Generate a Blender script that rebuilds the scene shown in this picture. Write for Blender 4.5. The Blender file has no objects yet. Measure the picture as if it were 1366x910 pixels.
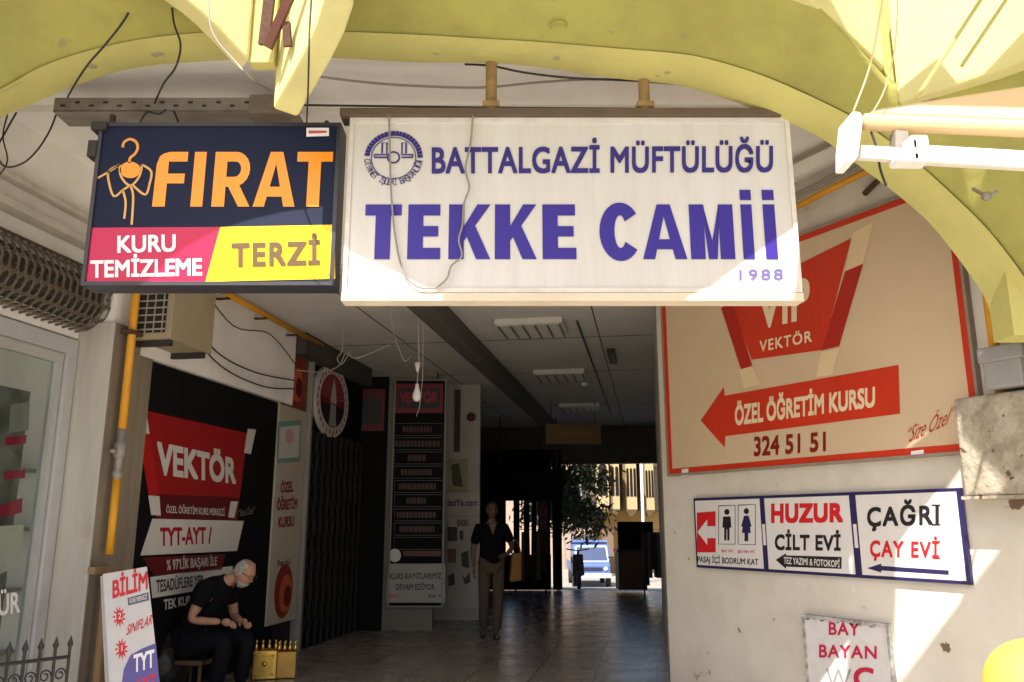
import bpy, bmesh, math, random
from mathutils import Vector, Matrix
random.seed(7)
SC = bpy.context.scene
COL = SC.collection
R = math.radians

# ------------------------------------------------------------------ camera, sky, sun, exposure
FPX, PITCH, CAMZ = 1100.0, R(12.55), 1.45
cam_d = bpy.data.cameras.new('camera')
cam = bpy.data.objects.new('camera', cam_d)
COL.objects.link(cam)
cam.location = (0, 0, CAMZ)
cam.rotation_euler = (R(90) + PITCH, 0, 0)
cam_d.sensor_width = 36.0
cam_d.lens = FPX / 1366 * 36
cam_d.clip_start = 0.05
cam_d.clip_end = 600
SC.camera = cam

SUN_EL, SUN_AZ = 50.5, -26.0        # sun behind the camera, az < 0 : to its left
world = bpy.data.worlds.new('World')
SC.world = world
world.use_nodes = True
wn = world.node_tree
bg = wn.nodes['Background']
sky = wn.nodes.new('ShaderNodeTexSky')
sky.sky_type = 'NISHITA'
sky.sun_disc = False
sky.sun_elevation = R(SUN_EL)
sky.sun_rotation = R(180 - SUN_AZ)
sky.dust_density = 4.0
sky.air_density = 0.8
sky.ozone_density = 0.6
wn.links.new(sky.outputs[0], bg.inputs[0])
bg.inputs[1].default_value = 0.11
sun_d = bpy.data.lights.new('sun', 'SUN')
sun_d.energy = 4.0
sun_d.angle = R(0.5)
sun_d.color = (1.0, 0.95, 0.86)
sun = bpy.data.objects.new('sun', sun_d)
COL.objects.link(sun)
sun.location = (0, -10, 20)
sun.rotation_euler = (R(90 - SUN_EL), 0, R(SUN_AZ))
SC.view_settings.view_transform = 'Standard'
SC.view_settings.look = 'None'
SC.view_settings.gamma = 1.0
SC.view_settings.use_curve_mapping = False
SC.view_settings.exposure = 1.2
SC.cycles.max_bounces = 8
SC.cycles.diffuse_bounces = 5
SC.cycles.glossy_bounces = 4
SC.cycles.use_denoising = True

# ------------------------------------------------------------------ pixel -> world design helpers
ct, st = math.cos(PITCH), math.sin(PITCH)
CAM = Vector((0, 0, CAMZ))
def ray(x, y):
    u, v = (x - 683) / FPX, (455 - y) / FPX
    return Vector((u, ct - v * st, st + v * ct))
def atY(x, y, Y):
    d = ray(x, y)
    return CAM + d * (Y / d.y)
def at_plane(x, y, P0, N):
    d = ray(x, y)
    return CAM + d * ((P0 - CAM).dot(N) / d.dot(N))

# ------------------------------------------------------------------ materials
def S(r, g, b):
    def f(c):
        c /= 255
        return c / 12.92 if c < 0.04045 else ((c + 0.055) / 1.055) ** 2.4
    return (f(r), f(g), f(b), 1)
MATS = {}
def M(name, col, rough=0.6, metal=0.0, dirt=0.25, dirt_col=None, scale=3.0, bump=0.0, bscale=30.0, streak=False, spec=0.4, spots=0.0, sscale=14, scol=None):
    if name in MATS: return MATS[name]
    m = bpy.data.materials.new(name)
    m.use_nodes = True
    nt = m.node_tree
    L = nt.links.new
    p = nt.nodes['Principled BSDF']
    p.inputs['Roughness'].default_value = rough
    p.inputs['Metallic'].default_value = metal
    p.inputs['Specular IOR Level'].default_value = spec
    geo = nt.nodes.new('ShaderNodeNewGeometry')
    mp = nt.nodes.new('ShaderNodeMapping')
    L(geo.outputs['Position'], mp.inputs[0])
    if streak: mp.inputs['Scale'].default_value = (3.0, 3.0, 0.35)
    nz = nt.nodes.new('ShaderNodeTexNoise')
    nz.inputs['Scale'].default_value = scale
    nz.inputs['Detail'].default_value = 6
    nz.inputs['Roughness'].default_value = 0.65
    L(mp.outputs[0], nz.inputs['Vector'])
    rp = nt.nodes.new('ShaderNodeValToRGB')
    rp.color_ramp.elements[0].position = 0.38
    rp.color_ramp.elements[1].position = 0.72
    rp.color_ramp.elements[0].color = (0, 0, 0, 1)
    rp.color_ramp.elements[1].color = (1, 1, 1, 1)
    L(nz.outputs['Fac'], rp.inputs[0])
    mx = nt.nodes.new('ShaderNodeMix')
    mx.data_type = 'RGBA'
    dc = dirt_col or tuple(c * 0.55 for c in col[:3]) + (1,)
    mul = nt.nodes.new('ShaderNodeMath')
    mul.operation = 'MULTIPLY'
    mul.inputs[1].default_value = dirt
    L(rp.outputs[0], mul.inputs[0])
    L(mul.outputs[0], mx.inputs[0])
    mx.inputs[6].default_value = col
    mx.inputs[7].default_value = dc
    out = mx.outputs[2]
    if spots > 0:
        n2 = nt.nodes.new('ShaderNodeTexNoise')
        n2.inputs['Scale'].default_value = sscale
        n2.inputs['Detail'].default_value = 6
        L(geo.outputs['Position'], n2.inputs['Vector'])
        r2 = nt.nodes.new('ShaderNodeValToRGB')
        r2.color_ramp.elements[0].position = 0.70 - spots
        r2.color_ramp.elements[1].position = 0.73 - spots
        L(n2.outputs['Fac'], r2.inputs[0])
        m2 = nt.nodes.new('ShaderNodeMix')
        m2.data_type = 'RGBA'
        L(r2.outputs[0], m2.inputs[0])
        L(out, m2.inputs[6])
        m2.inputs[7].default_value = scol or S(96, 74, 58)
        out = m2.outputs[2]
    L(out, p.inputs['Base Color'])
    if bump > 0:
        nb = nt.nodes.new('ShaderNodeTexNoise')
        nb.inputs['Scale'].default_value = bscale
        nb.inputs['Detail'].default_value = 5
        L(geo.outputs['Position'], nb.inputs['Vector'])
        b = nt.nodes.new('ShaderNodeBump')
        b.inputs['Strength'].default_value = bump
        b.inputs['Distance'].default_value = 0.02
        L(nb.outputs['Fac'], b.inputs['Height'])
        L(b.outputs[0], p.inputs['Normal'])
    MATS[name] = m
    return m
def V(name, r, g, b, rough=0.45, dirt=0.12, scale=6.0, **k):        # printed vinyl / paint colour
    return M('ink ' + name, S(r, g, b), rough, dirt=dirt, scale=scale, **k)

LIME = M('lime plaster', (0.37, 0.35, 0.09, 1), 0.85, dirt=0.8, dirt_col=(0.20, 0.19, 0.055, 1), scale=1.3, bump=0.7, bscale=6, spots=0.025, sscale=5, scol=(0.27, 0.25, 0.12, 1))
BEAMP = M('sunlit cream lime', (0.62, 0.58, 0.25, 1), 0.8, dirt=0.55, dirt_col=(0.45, 0.40, 0.2, 1), scale=3.5, bump=0.2, bscale=20)  # sunlit brightness of the edge beams put into this paler colour
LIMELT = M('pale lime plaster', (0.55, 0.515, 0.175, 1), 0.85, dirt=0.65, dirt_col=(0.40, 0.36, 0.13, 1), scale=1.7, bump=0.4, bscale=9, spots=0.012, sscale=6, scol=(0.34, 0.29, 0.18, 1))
WHITEW = M('white plaster', (0.86, 0.84, 0.80, 1), 0.9, dirt=0.25, dirt_col=(0.42, 0.39, 0.34, 1), scale=1.8, bump=0.2, bscale=20)
OLDW = M('old painted render', (0.70, 0.655, 0.575, 1), 0.88, dirt=0.6, dirt_col=(0.47, 0.42, 0.345, 1), scale=1.5, bump=0.3, bscale=7, spots=0.008, sscale=6, scol=(0.17, 0.11, 0.08, 1))
CEIL = M('dusty ceiling panel', (0.60, 0.58, 0.54, 1), 0.9, dirt=0.4, dirt_col=(0.33, 0.31, 0.28, 1), scale=1.2, bump=0.1)
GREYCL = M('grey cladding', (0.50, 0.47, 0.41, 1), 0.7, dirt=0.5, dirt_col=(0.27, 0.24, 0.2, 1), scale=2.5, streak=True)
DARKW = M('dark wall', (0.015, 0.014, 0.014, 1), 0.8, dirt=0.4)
BLACK = M('black vinyl', (0.006, 0.006, 0.007, 1), 0.75, dirt=0.2, spec=0.12)
SIGNW = M('sign acrylic', (0.66, 0.645, 0.62, 1), 0.4, dirt=0.45, dirt_col=(0.50, 0.44, 0.35, 1), scale=2.2, streak=True, spots=0.0, sscale=3, scol=(0.42, 0.36, 0.28, 1))
ALU = M('aluminium', (0.55, 0.55, 0.55, 1), 0.45, metal=0.3, dirt=0.3, scale=5)
STEEL = M('galvanised steel', (0.34, 0.31, 0.27, 1), 0.6, metal=0.4, dirt=0.6, dirt_col=(0.14, 0.11, 0.08, 1), scale=6)
RUST = M('rusty steel', (0.09, 0.045, 0.025, 1), 0.8, dirt=0.6, dirt_col=(0.07, 0.03, 0.02, 1), scale=14, bump=0.3)
BROWNM = M('brown painted steel', (0.13, 0.09, 0.06, 1), 0.65, dirt=0.5, scale=8)
OCHRE = M('ochre painted post', (0.33, 0.22, 0.08, 1), 0.7, dirt=0.6, dirt_col=(0.12, 0.07, 0.04, 1), scale=12)
GASY = M('gas pipe yellow', (0.72, 0.33, 0.015, 1), 0.5, dirt=0.35, dirt_col=(0.4, 0.2, 0.03, 1), scale=9)
WIREB = M('black cable', (0.03, 0.027, 0.025, 1), 0.6)
WIREG = M('grey cable', (0.30, 0.27, 0.23, 1), 0.6)
WIREW = M('white cable', (0.36, 0.34, 0.30, 1), 0.5)
CREAM = M('cream canvas', (0.68, 0.49, 0.26, 1), 0.85, dirt=0.3, dirt_col=(0.6, 0.45, 0.27, 1), scale=3, bump=0.1, bscale=60)
AWNW = M('white awning metal', (0.76, 0.73, 0.68, 1), 0.4, dirt=0.3, dirt_col=(0.5, 0.42, 0.33, 1), scale=9)
CONC = M('weathered concrete', (0.42, 0.37, 0.29, 1), 0.95, dirt=0.85, dirt_col=(0.18, 0.15, 0.11, 1), scale=9, bump=0.8, bscale=24, spots=0.05)
ACM = M('aged beige plastic', (0.36, 0.30, 0.20, 1), 0.6, dirt=0.5, dirt_col=(0.27, 0.21, 0.13, 1), scale=4)
BRASS = M('polished brass', (0.80, 0.52, 0.13, 1), 0.22, metal=0.9, dirt=0.3, scale=20)
GRILLE = M('dusty wrought iron', (0.13, 0.105, 0.075, 1), 0.9, dirt=0.6, scale=9)
IRON = M('black iron', (0.03, 0.028, 0.026, 1), 0.6)
SKIN = M('skin', (0.36, 0.19, 0.12, 1), 0.6, dirt=0.2, scale=25)
HAIRG = M('grey hair', (0.36, 0.34, 0.32, 1), 0.9, dirt=0.7, scale=50, bump=0.6, bscale=90)
HAIRB = M('dark hair', (0.02, 0.015, 0.012, 1), 0.6)
SHIRT = M('black cotton', (0.006, 0.006, 0.008, 1), 0.95, spec=0.08, bump=0.2, bscale=40)
TROUS = M('charcoal cloth', (0.008, 0.008, 0.010, 1), 0.95, spec=0.08, bump=0.2, bscale=30)
TAN = M('shaded khaki', (0.085, 0.06, 0.042, 1), 0.9, bump=0.2, bscale=30)  # khaki darkened for the walker's shade in the passage
SHOE = M('dark leather', (0.02, 0.017, 0.015, 1), 0.45)
LEAF = M('leaf', (0.07, 0.12, 0.04, 1), 0.45, dirt=0.5, scale=8)
LEAFB = M('leaf light', (0.09, 0.13, 0.04, 1), 0.6, dirt=0.4, scale=6)
BARK = M('bark', (0.10, 0.07, 0.05, 1), 0.9, bump=0.4)
TRUCKB = M('truck blue paint', (0.06, 0.11, 0.34, 1), 0.35, dirt=0.2, spec=0.6)
RUBBER = M('rubber', (0.02, 0.02, 0.02, 1), 0.8)
WINDK = M('dark window', (0.03, 0.035, 0.045, 1), 0.12, dirt=0.05, spec=0.6)
LAMPW = M('lamp diffuser', (0.62, 0.60, 0.50, 1), 0.4, dirt=0.3)
YELP = M('yellow plastic', (0.80, 0.62, 0.10, 1), 0.4)
WOODD = M('brown wood', (0.11, 0.065, 0.035, 1), 0.6, dirt=0.5, scale=10)

def glass_mat():
    m = bpy.data.materials.new('shop glass')
    m.use_nodes = True
    nt = m.node_tree
    nt.nodes.remove(nt.nodes['Principled BSDF'])
    o = nt.nodes['Material Output']
    t = nt.nodes.new('ShaderNodeBsdfTransparent'); t.inputs[0].default_value = (0.86, 0.9, 0.88, 1)
    g = nt.nodes.new('ShaderNodeBsdfGlossy'); g.inputs['Roughness'].default_value = 0.03
    fr = nt.nodes.new('ShaderNodeFresnel'); fr.inputs[0].default_value = 1.5
    mx = nt.nodes.new('ShaderNodeMixShader')
    ge = nt.nodes.new('ShaderNodeNewGeometry')
    iv = nt.nodes.new('ShaderNodeMath'); iv.operation = 'SUBTRACT'; iv.inputs[0].default_value = 1.0
    ml = nt.nodes.new('ShaderNodeMath'); ml.operation = 'MULTIPLY'
    nt.links.new(ge.outputs['Backfacing'], iv.inputs[1]); nt.links.new(iv.outputs[0], ml.inputs[0]); nt.links.new(fr.outputs[0], ml.inputs[1])
    for a, b in ((ml.outputs[0], mx.inputs[0]), (t.outputs[0], mx.inputs[1]), (g.outputs[0], mx.inputs[2]), (mx.outputs[0], o.inputs[0])): nt.links.new(a, b)
    return m
GLASS = glass_mat()

def floor_mat():
    m = bpy.data.materials.new('polished terrazzo')
    m.use_nodes = True
    nt = m.node_tree; L = nt.links.new
    p = nt.nodes['Principled BSDF']
    geo = nt.nodes.new('ShaderNodeNewGeometry')
    mp = nt.nodes.new('ShaderNodeMapping'); mp.inputs['Rotation'].default_value = (0, 0, R(9.4))
    L(geo.outputs['Position'], mp.inputs[0])
    br = nt.nodes.new('ShaderNodeTexBrick')
    br.offset = 0.0
    br.inputs['Scale'].default_value = 1.0
    br.inputs['Brick Width'].default_value = 0.6
    br.inputs['Row Height'].default_value = 0.6
    br.inputs['Mortar Size'].default_value = 0.010
    br.inputs['Color1'].default_value = (0.29, 0.26, 0.22, 1)
    br.inputs['Color2'].default_value = (0.24, 0.215, 0.18, 1)
    br.inputs['Mortar'].default_value = (0.13, 0.115, 0.095, 1)
    L(mp.outputs[0], br.inputs[0])
    nz = nt.nodes.new('ShaderNodeTexNoise'); nz.inputs['Scale'].default_value = 2.5; nz.inputs['Detail'].default_value = 8
    L(geo.outputs['Position'], nz.inputs['Vector'])
    mx = nt.nodes.new('ShaderNodeMix'); mx.data_type = 'RGBA'; mx.blend_type = 'MULTIPLY'
    mx.inputs[0].default_value = 0.7
    L(br.outputs[0], mx.inputs[6]); L(nz.outputs['Color'], mx.inputs[7])
    L(br.outputs[0], p.inputs['Base Color'])
    mr = nt.nodes.new('ShaderNodeMapRange')
    mr.inputs[1].default_value = 0.3; mr.inputs[2].default_value = 0.7
    mr.inputs[3].default_value = 0.22; mr.inputs[4].default_value = 0.32
    L(nz.outputs['Fac'], mr.inputs[0]); L(mr.outputs[0], p.inputs['Roughness'])
    bm_ = nt.nodes.new('ShaderNodeBump'); bm_.inputs['Strength'].default_value = 0.012; bm_.inputs['Distance'].default_value = 0.02
    n2 = nt.nodes.new('ShaderNodeTexNoise'); n2.inputs['Scale'].default_value = 7
    L(geo.outputs['Position'], n2.inputs['Vector']); L(n2.outputs['Fac'], bm_.inputs['Height']); L(bm_.outputs[0], p.inputs['Normal'])
    return m
FLOOR = floor_mat()
PAVE = M('sunlit paving', (0.50, 0.46, 0.40, 1), 0.9, dirt=0.4, scale=0.7, bump=0.2)
ROADM = M('pale road', (0.30, 0.28, 0.25, 1), 0.9, dirt=0.4, scale=0.5)

# ------------------------------------------------------------------ mesh helpers
BASE = {}
class MB:
    def __init__(s): s.v, s.f = [], []
    def add(s, vs, fs):
        n = len(s.v)
        s.v += [Vector(v) for v in vs]
        s.f += [[i + n for i in f] for f in fs]
        return s
    def box(s, c, size, U=(1, 0, 0), W=(0, 1, 0), Z=(0, 0, 1)):
        c, U, W, Z = Vector(c), Vector(U), Vector(W), Vector(Z)
        a, b, h = (x / 2 for x in size)
        vs = [c + U * (i * a) + W * (j * b) + Z * (k * h) for k in (-1, 1) for j in (-1, 1) for i in (-1, 1)]
        return s.add(vs, [(0, 2, 3, 1), (4, 5, 7, 6), (0, 1, 5, 4), (2, 6, 7, 3), (0, 4, 6, 2), (1, 3, 7, 5)])
    def box2(s, p, q):
        p, q = Vector(p), Vector(q)
        return s.box((p + q) / 2, [abs(x) for x in (q - p)])
    def prism(s, pts, ext):
        n = len(pts); e = Vector(ext)
        vs = [Vector(p) for p in pts] + [Vector(p) + e for p in pts]
        fs = [list(range(n))[::-1], list(range(n, 2 * n))] + [(i, (i + 1) % n, (i + 1) % n + n, i + n) for i in range(n)]
        return s.add(vs, fs)
    def tube(s, path, r, seg=8, cap=True):
        path = [Vector(p) for p in path]
        n = len(path)
        rs = r if isinstance(r, (list, tuple)) else [r] * n
        vs, fs = [], []
        prev = None
        for i, p in enumerate(path):
            t = (path[min(i + 1, n - 1)] - path[max(i - 1, 0)])
            t = t.normalized() if t.length > 1e-9 else Vector((0, 0, 1))
            if prev is None:
                a = Vector((0, 0, 1)) if abs(t.z) < 0.9 else Vector((1, 0, 0))
                u = t.cross(a).normalized()
            else:
                u = (prev - t * prev.dot(t)).normalized()
            prev = u
            w = t.cross(u)
            for k in range(seg):
                an = 2 * math.pi * k / seg
                vs.append(p + (u * math.cos(an) + w * math.sin(an)) * rs[i])
        for i in range(n - 1):
            for k in range(seg):
                a, b = i * seg + k, i * seg + (k + 1) % seg
                fs.append((a, b, b + seg, a + seg))
        if cap:
            fs.append(list(range(seg))[::-1]); fs.append(list(range((n - 1) * seg, n * seg)))
        return s.add(vs, fs)
    def lathe(s, c, prof, seg=16, axis=(0, 0, 1)):
        c = Vector(c); ax = Vector(axis).normalized()
        return s.tube([c + ax * h for r, h in prof], [max(r, 1e-4) for r, h in prof], seg) if False else s._lathe(c, prof, seg, ax)
    def _lathe(s, c, prof, seg, ax):
        a = Vector((1, 0, 0)) if abs(ax.x) < 0.9 else Vector((0, 1, 0))
        u = ax.cross(a).normalized(); w = ax.cross(u)
        vs, fs = [], []
        for r, h in prof:
            for k in range(seg):
                an = 2 * math.pi * k / seg
                vs.append(c + ax * h + (u * math.cos(an) + w * math.sin(an)) * max(r, 1e-4))
        for i in range(len(prof) - 1):
            for k in range(seg):
                p, q = i * seg + k, i * seg + (k + 1) % seg
                fs.append((p, q, q + seg, p + seg))
        fs.append(list(range(seg))[::-1]); fs.append(list(range((len(prof) - 1) * seg, len(prof) * seg)))
        return s.add(vs, fs)
    def ball(s, c, rad, seg=14, rings=9):
        c = Vector(c)
        rx, ry, rz = rad if isinstance(rad, (tuple, list)) else (rad,) * 3
        vs, fs = [], []
        for i in range(rings + 1):
            th = math.pi * i / rings
            for k in range(seg):
                an = 2 * math.pi * k / seg
                vs.append(c + Vector((rx * math.sin(th) * math.cos(an), ry * math.sin(th) * math.sin(an), rz * math.cos(th))))
        for i in range(rings):
            for k in range(seg):
                p, q = i * seg + k, i * seg + (k + 1) % seg
                fs.append((p, p + seg, q + seg, q))
        return s.add(vs, fs)
    def xf(s, mat):
        s.v = [mat @ v for v in s.v]
        return s
    def build(s, name, m, parent=None, smooth=False, bevel=0.0, origin=None):
        o0 = BASE.get(parent.name, Vector()) if parent else Vector(origin) if origin is not None else Vector()
        me = bpy.data.meshes.new(name)
        me.from_pydata([tuple(v - o0) for v in s.v], [], s.f)
        me.update()
        bm = bmesh.new(); bm.from_mesh(me)
        bmesh.ops.remove_doubles(bm, verts=bm.verts, dist=1e-5)
        if s.f and not getattr(s, 'flat', False): bmesh.ops.recalc_face_normals(bm, faces=bm.faces)
        bm.to_mesh(me); bm.free()
        me.materials.append(m)
        if smooth:
            for p in me.polygons: p.use_smooth = True
        o = bpy.data.objects.new(name, me)
        COL.objects.link(o)
        if parent: o.parent = parent
        else: o.location = o0
        BASE[o.name] = o0
        if bevel:
            b = o.modifiers.new('bevel', 'BEVEL'); b.width = bevel; b.segments = 2; b.limit_method = 'ANGLE'
        return o
def thing(name, label, cat, loc=(0, 0, 0), group=None):
    o = bpy.data.objects.new(name, None)
    o.empty_display_size = 0.1
    COL.objects.link(o)
    o.location = loc
    BASE[o.name] = Vector(loc)
    return tag(o, label, cat, group)
def tag(o, label=None, cat=None, group=None, kind=None):
    if label: o['label'] = label
    if cat: o['category'] = cat
    if group: o['group'] = group
    if kind: o['kind'] = kind
    return o
def dup(root, delta, label):
    def cp(o, par):
        c = o.copy(); COL.objects.link(c)
        if par: c.parent = par
        for ch in o.children: cp(ch, c)
        return c
    r = cp(root, None)
    r.location = Vector(root.location) + Vector(delta)
    r['label'] = label
    return r
def smooth_path(pts, n=6):
    pts = [Vector(p) for p in pts]
    out = []
    for i in range(len(pts) - 1):
        p0, p1, p2, p3 = pts[max(i - 1, 0)], pts[i], pts[i + 1], pts[min(i + 2, len(pts) - 1)]
        for k in range(n):
            t = k / n
            out.append(0.5 * ((2 * p1) + (-p0 + p2) * t + (2 * p0 - 5 * p1 + 4 * p2 - p3) * t * t + (-p0 + 3 * p1 - 3 * p2 + p3) * t ** 3))
    out.append(pts[-1])
    return out

# text: built-in font, outlines turned into a mesh
def glyphs(body, bold=0.0, spacing=1.0, shear=0.0):
    c = bpy.data.curves.new('lettering', 'FONT')
    c.body = body; c.offset = bold; c.space_character = spacing; c.shear = shear; c.resolution_u = 4
    o = bpy.data.objects.new('lettering', c)
    COL.objects.link(o)
    bpy.context.view_layer.update()
    dg = bpy.context.evaluated_depsgraph_get()
    me = bpy.data.meshes.new_from_object(o.evaluated_get(dg))
    vs = [(v.co.x, v.co.y) for v in me.vertices]
    fs = [list(p.vertices) for p in me.polygons]
    bpy.data.objects.remove(o); bpy.data.curves.remove(c); bpy.data.meshes.remove(me)
    lo, hi = -bold, 0.682 + bold
    x0, x1 = min(v[0] for v in vs), max(v[0] for v in vs)
    return [((x - x0) / (x1 - x0), (y - lo) / (hi - lo)) for x, y in vs], fs

class Panel:
    """a flat plate in the world; px() gives its own coordinates, decals sit millimetres proud of it"""
    def __init__(s, root, P0, U, Vv, step=0.0016):
        s.root, s.P0, s.U, s.V = root, Vector(P0), Vector(U).normalized(), Vector(Vv).normalized()
        s.N = s.U.cross(s.V).normalized(); s.step = step
    def px(s, x, y):
        d = at_plane(x, y, s.P0, s.N) - s.P0
        return Vector((d.dot(s.U), d.dot(s.V)))
    def w(s, uv, layer=0.0): return s.P0 + s.U * uv[0] + s.V * uv[1] + s.N * (layer * s.step)
    def poly(s, name, pts, m, layer=1, parent=None, uv=False):
        mb = MB(); mb.flat = True
        P = [s.w(p if uv else s.px(*p), layer) for p in pts]
        n = sum(((P[i] - P[0]).cross(P[i + 1] - P[0]) for i in range(1, len(P) - 1)), Vector())
        mb.add(P, [list(range(len(P)))] if n.dot(s.N) > 0 else [list(range(len(P)))[::-1]])
        return mb.build(name, m, parent or s.root)
    def text(s, body, a, b, cap, m, layer=2, bold=0.0, slant=0.0, spacing=1.0, name='lettering', parent=None, shear=0.0, cap2=None):
        vs, fs = glyphs(body, 0.0, spacing, shear)
        ex = max(bold, 0)
        sh = [(0, 0)]
        if ex > .004:
            W_ = len(body) * .62 * spacing
            rx, ry = ex / W_, ex / .72
            vs = [(x * (1 - 2 * rx) + rx, y * (1 - 2 * ry) + ry) for x, y in vs]
            sh = [(rx * i, ry * j) for i in (-1, 0, 1) for j in (-1, 0, 1)] if ex < .03 else [(0, 0)] + [(rx * i / 3, ry * j / 3) for i in range(-3, 4) for j in range(-3, 4) if max(abs(i), abs(j)) == 3]
        A, B = s.px(*a), s.px(*b)
        T = s.px(a[0] + slant, a[1] - cap) - A
        T2 = s.px(b[0] + slant, b[1] - (cap2 or cap)) - B
        mb = MB(); mb.flat = True
        for k, (dx, dy) in enumerate(sh):
            mb.add([s.w(A.lerp(B, x + dx) + T.lerp(T2, x) * (y + dy), layer + k * (.08 if len(sh) < 12 else .03)) for x, y in vs], fs)
        return mb.build(name, m, parent or s.root)
    def strokes(s, name, lines, wd, m, layer=2, uv=False, parent=None):
        mb = MB(); mb.flat = True
        for ln in lines:
            P = [Vector(p) if uv else s.px(*p) for p in ln]
            n = len(P); vs = []
            for i, p in enumerate(P):
                t = (P[min(i + 1, n - 1)] - P[max(i - 1, 0)]).normalized()
                q = Vector((-t.y, t.x)) * wd / 2
                vs += [s.w(p - q, layer), s.w(p + q, layer)]
            mb.add(vs, [(2 * i, 2 * i + 2, 2 * i + 3, 2 * i + 1) for i in range(n - 1)])
        return mb.build(name, m, parent or s.root)
    def plate(s, name, u0, v0, u1, v1, th, m, back=0.0, parent=None, bevel=0.0):
        c = s.P0 + s.U * (u0 + u1) / 2 + s.V * (v0 + v1) / 2 - s.N * (th / 2 + back)
        return MB().box(c, (abs(u1 - u0), abs(v1 - v0), th), s.U, s.V, s.N).build(name, m, parent or s.root, bevel=bevel)
    def frame(s, name, u0, v0, u1, v1, wd, th, m, parent=None, proud=0.012):
        mb = MB()
        def b(a0, b0, a1, b1): mb.box(s.P0 + s.U * (a0 + a1) / 2 + s.V * (b0 + b1) / 2 + s.N * (proud - th / 2), (a1 - a0, b1 - b0, th), s.U, s.V, s.N)
        b(u0, v0, u1, v0 + wd); b(u0, v1 - wd, u1, v1); b(u0, v0 + wd, u0 + wd, v1 - wd); b(u1 - wd, v0 + wd, u1, v1 - wd)
        return mb.build(name, m, parent or s.root)
def arc(cx, cy, rx, ry, a0, a1, n=24): return [(cx + rx * math.cos(R(a0 + (a1 - a0) * i / n)), cy - ry * math.sin(R(a0 + (a1 - a0) * i / n))) for i in range(n + 1)]

# passage frame: o = metres to the right of the sight line down the passage, d = metres along it
PD, PR = Vector((math.sin(R(9.4)), math.cos(R(9.4)), 0)), Vector((math.cos(R(9.4)), -math.sin(R(9.4)), 0))
UP = Vector((0, 0, 1))
def PP(o, d, z=0.0): return PR * o + PD * d + UP * z
def pbox(mb, o0, d0, z0, o1, d1, z1): return mb.box(PP((o0 + o1) / 2, (d0 + d1) / 2, (z0 + z1) / 2), (abs(o1 - o0), abs(d1 - d0), abs(z1 - z0)), PR, PD, UP)
OL = -4.2                     # the passage's long wall
WD = Vector((-0.494, 0.870, 0)).normalized()      # along the splayed wall, away from the camera
WC = Vector((1.39, 7.70, 0))                      # its corner with the passage
WU = -WD
WN = WU.cross(UP)

# ================================================================== SETTING
g = MB()
prof = [(-60, 0.0), (19.5, 0.0), (23, -0.2), (30, -0.75), (37, -1.2), (300, -1.6)]
for (d0, z0), (d1, z1) in zip(prof, prof[1:]):
    g.add([PP(-160, d0, z0), PP(160, d0, z0), PP(160, d1, z1), PP(-160, d1, z1)], [(0, 1, 2, 3)])
tag(g.build('ground', PAVE), kind='structure')
g = MB(); g.flat = True
g.add([PP(-5.5, 6.6, .005), PP(3.0, 6.6, .005), PP(3.0, 19.4, .005), PP(-5.5, 19.4, .005)], [(0, 1, 2, 3)])
tag(g.build('passage_floor', FLOOR), kind='structure')
g = MB(); g.flat = True
g.add([PP(-60, 23.5, -.23), PP(60, 23.5, -.23), PP(60, 30, -.745), PP(-60, 30, -.745)], [(0, 1, 2, 3)])
g.add([PP(-60, 30, -.745), PP(60, 30, -.745), PP(60, 37, -1.195), PP(-60, 37, -1.195)], [(0, 1, 2, 3)])
g.add([PP(-60, 37, -1.195), PP(60, 37, -1.195), PP(60, 60, -1.23), PP(-60, 60, -1.23)], [(0, 1, 2, 3)])
tag(g.build('road', ROADM), kind='structure')

# --- passage ceiling (solid slab), its seams, the beam
ZC, ZA = 3.70, 4.32
rt = thing('passage_ceiling', 'dusty panelled ceiling running back over the shaded passage', 'ceiling', PP(-2, 8, ZC))
pbox(MB(), -8, 6.95, ZC, 6, 19.6, 5.4).build('ceiling_slab', CEIL, rt)
mb = MB()
for o in (-3.0, -0.55): pbox(mb, o - .006, 7.2, ZC - .004, o + .006, 19.4, ZC + .01)
for d in (9.9, 12.2, 15.8): pbox(mb, -4.1, d - .006, ZC - .003, 0.1, d + .006, ZC + .01)
mb.build('panel_joint', DARKW, rt)
pbox(MB(), -2.26, 7.2, ZC - .20, -2.04, 19.3, ZC + .02).build('beam', M('sooty beam', (0.10, 0.092, 0.082, 1), 0.9, dirt=0.6, scale=2), rt)
# arcade ceiling in front of it
rt = thing('arcade_ceiling', 'white plastered arcade ceiling behind the lime green arch', 'ceiling', (0, 5.5, ZA))
MB().box2((-8, 4.53, ZA), (8, 7.9, 5.2)).build('ceiling_slab', WHITEW, rt)
MB().box2((-5, 5.28, ZA - .05), (4, 5.34, ZA + .01)).build('cornice', WHITEW, rt)
o = MB().box2((-5, 6.90, ZC - .02), (4, 7.05, ZA + .02)).build('lintel_wall', WHITEW, origin=(0, 6.95, ZC))
tag(o, 'plain white lintel wall over the mouth of the passage, behind the two box signs', 'wall')

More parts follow.
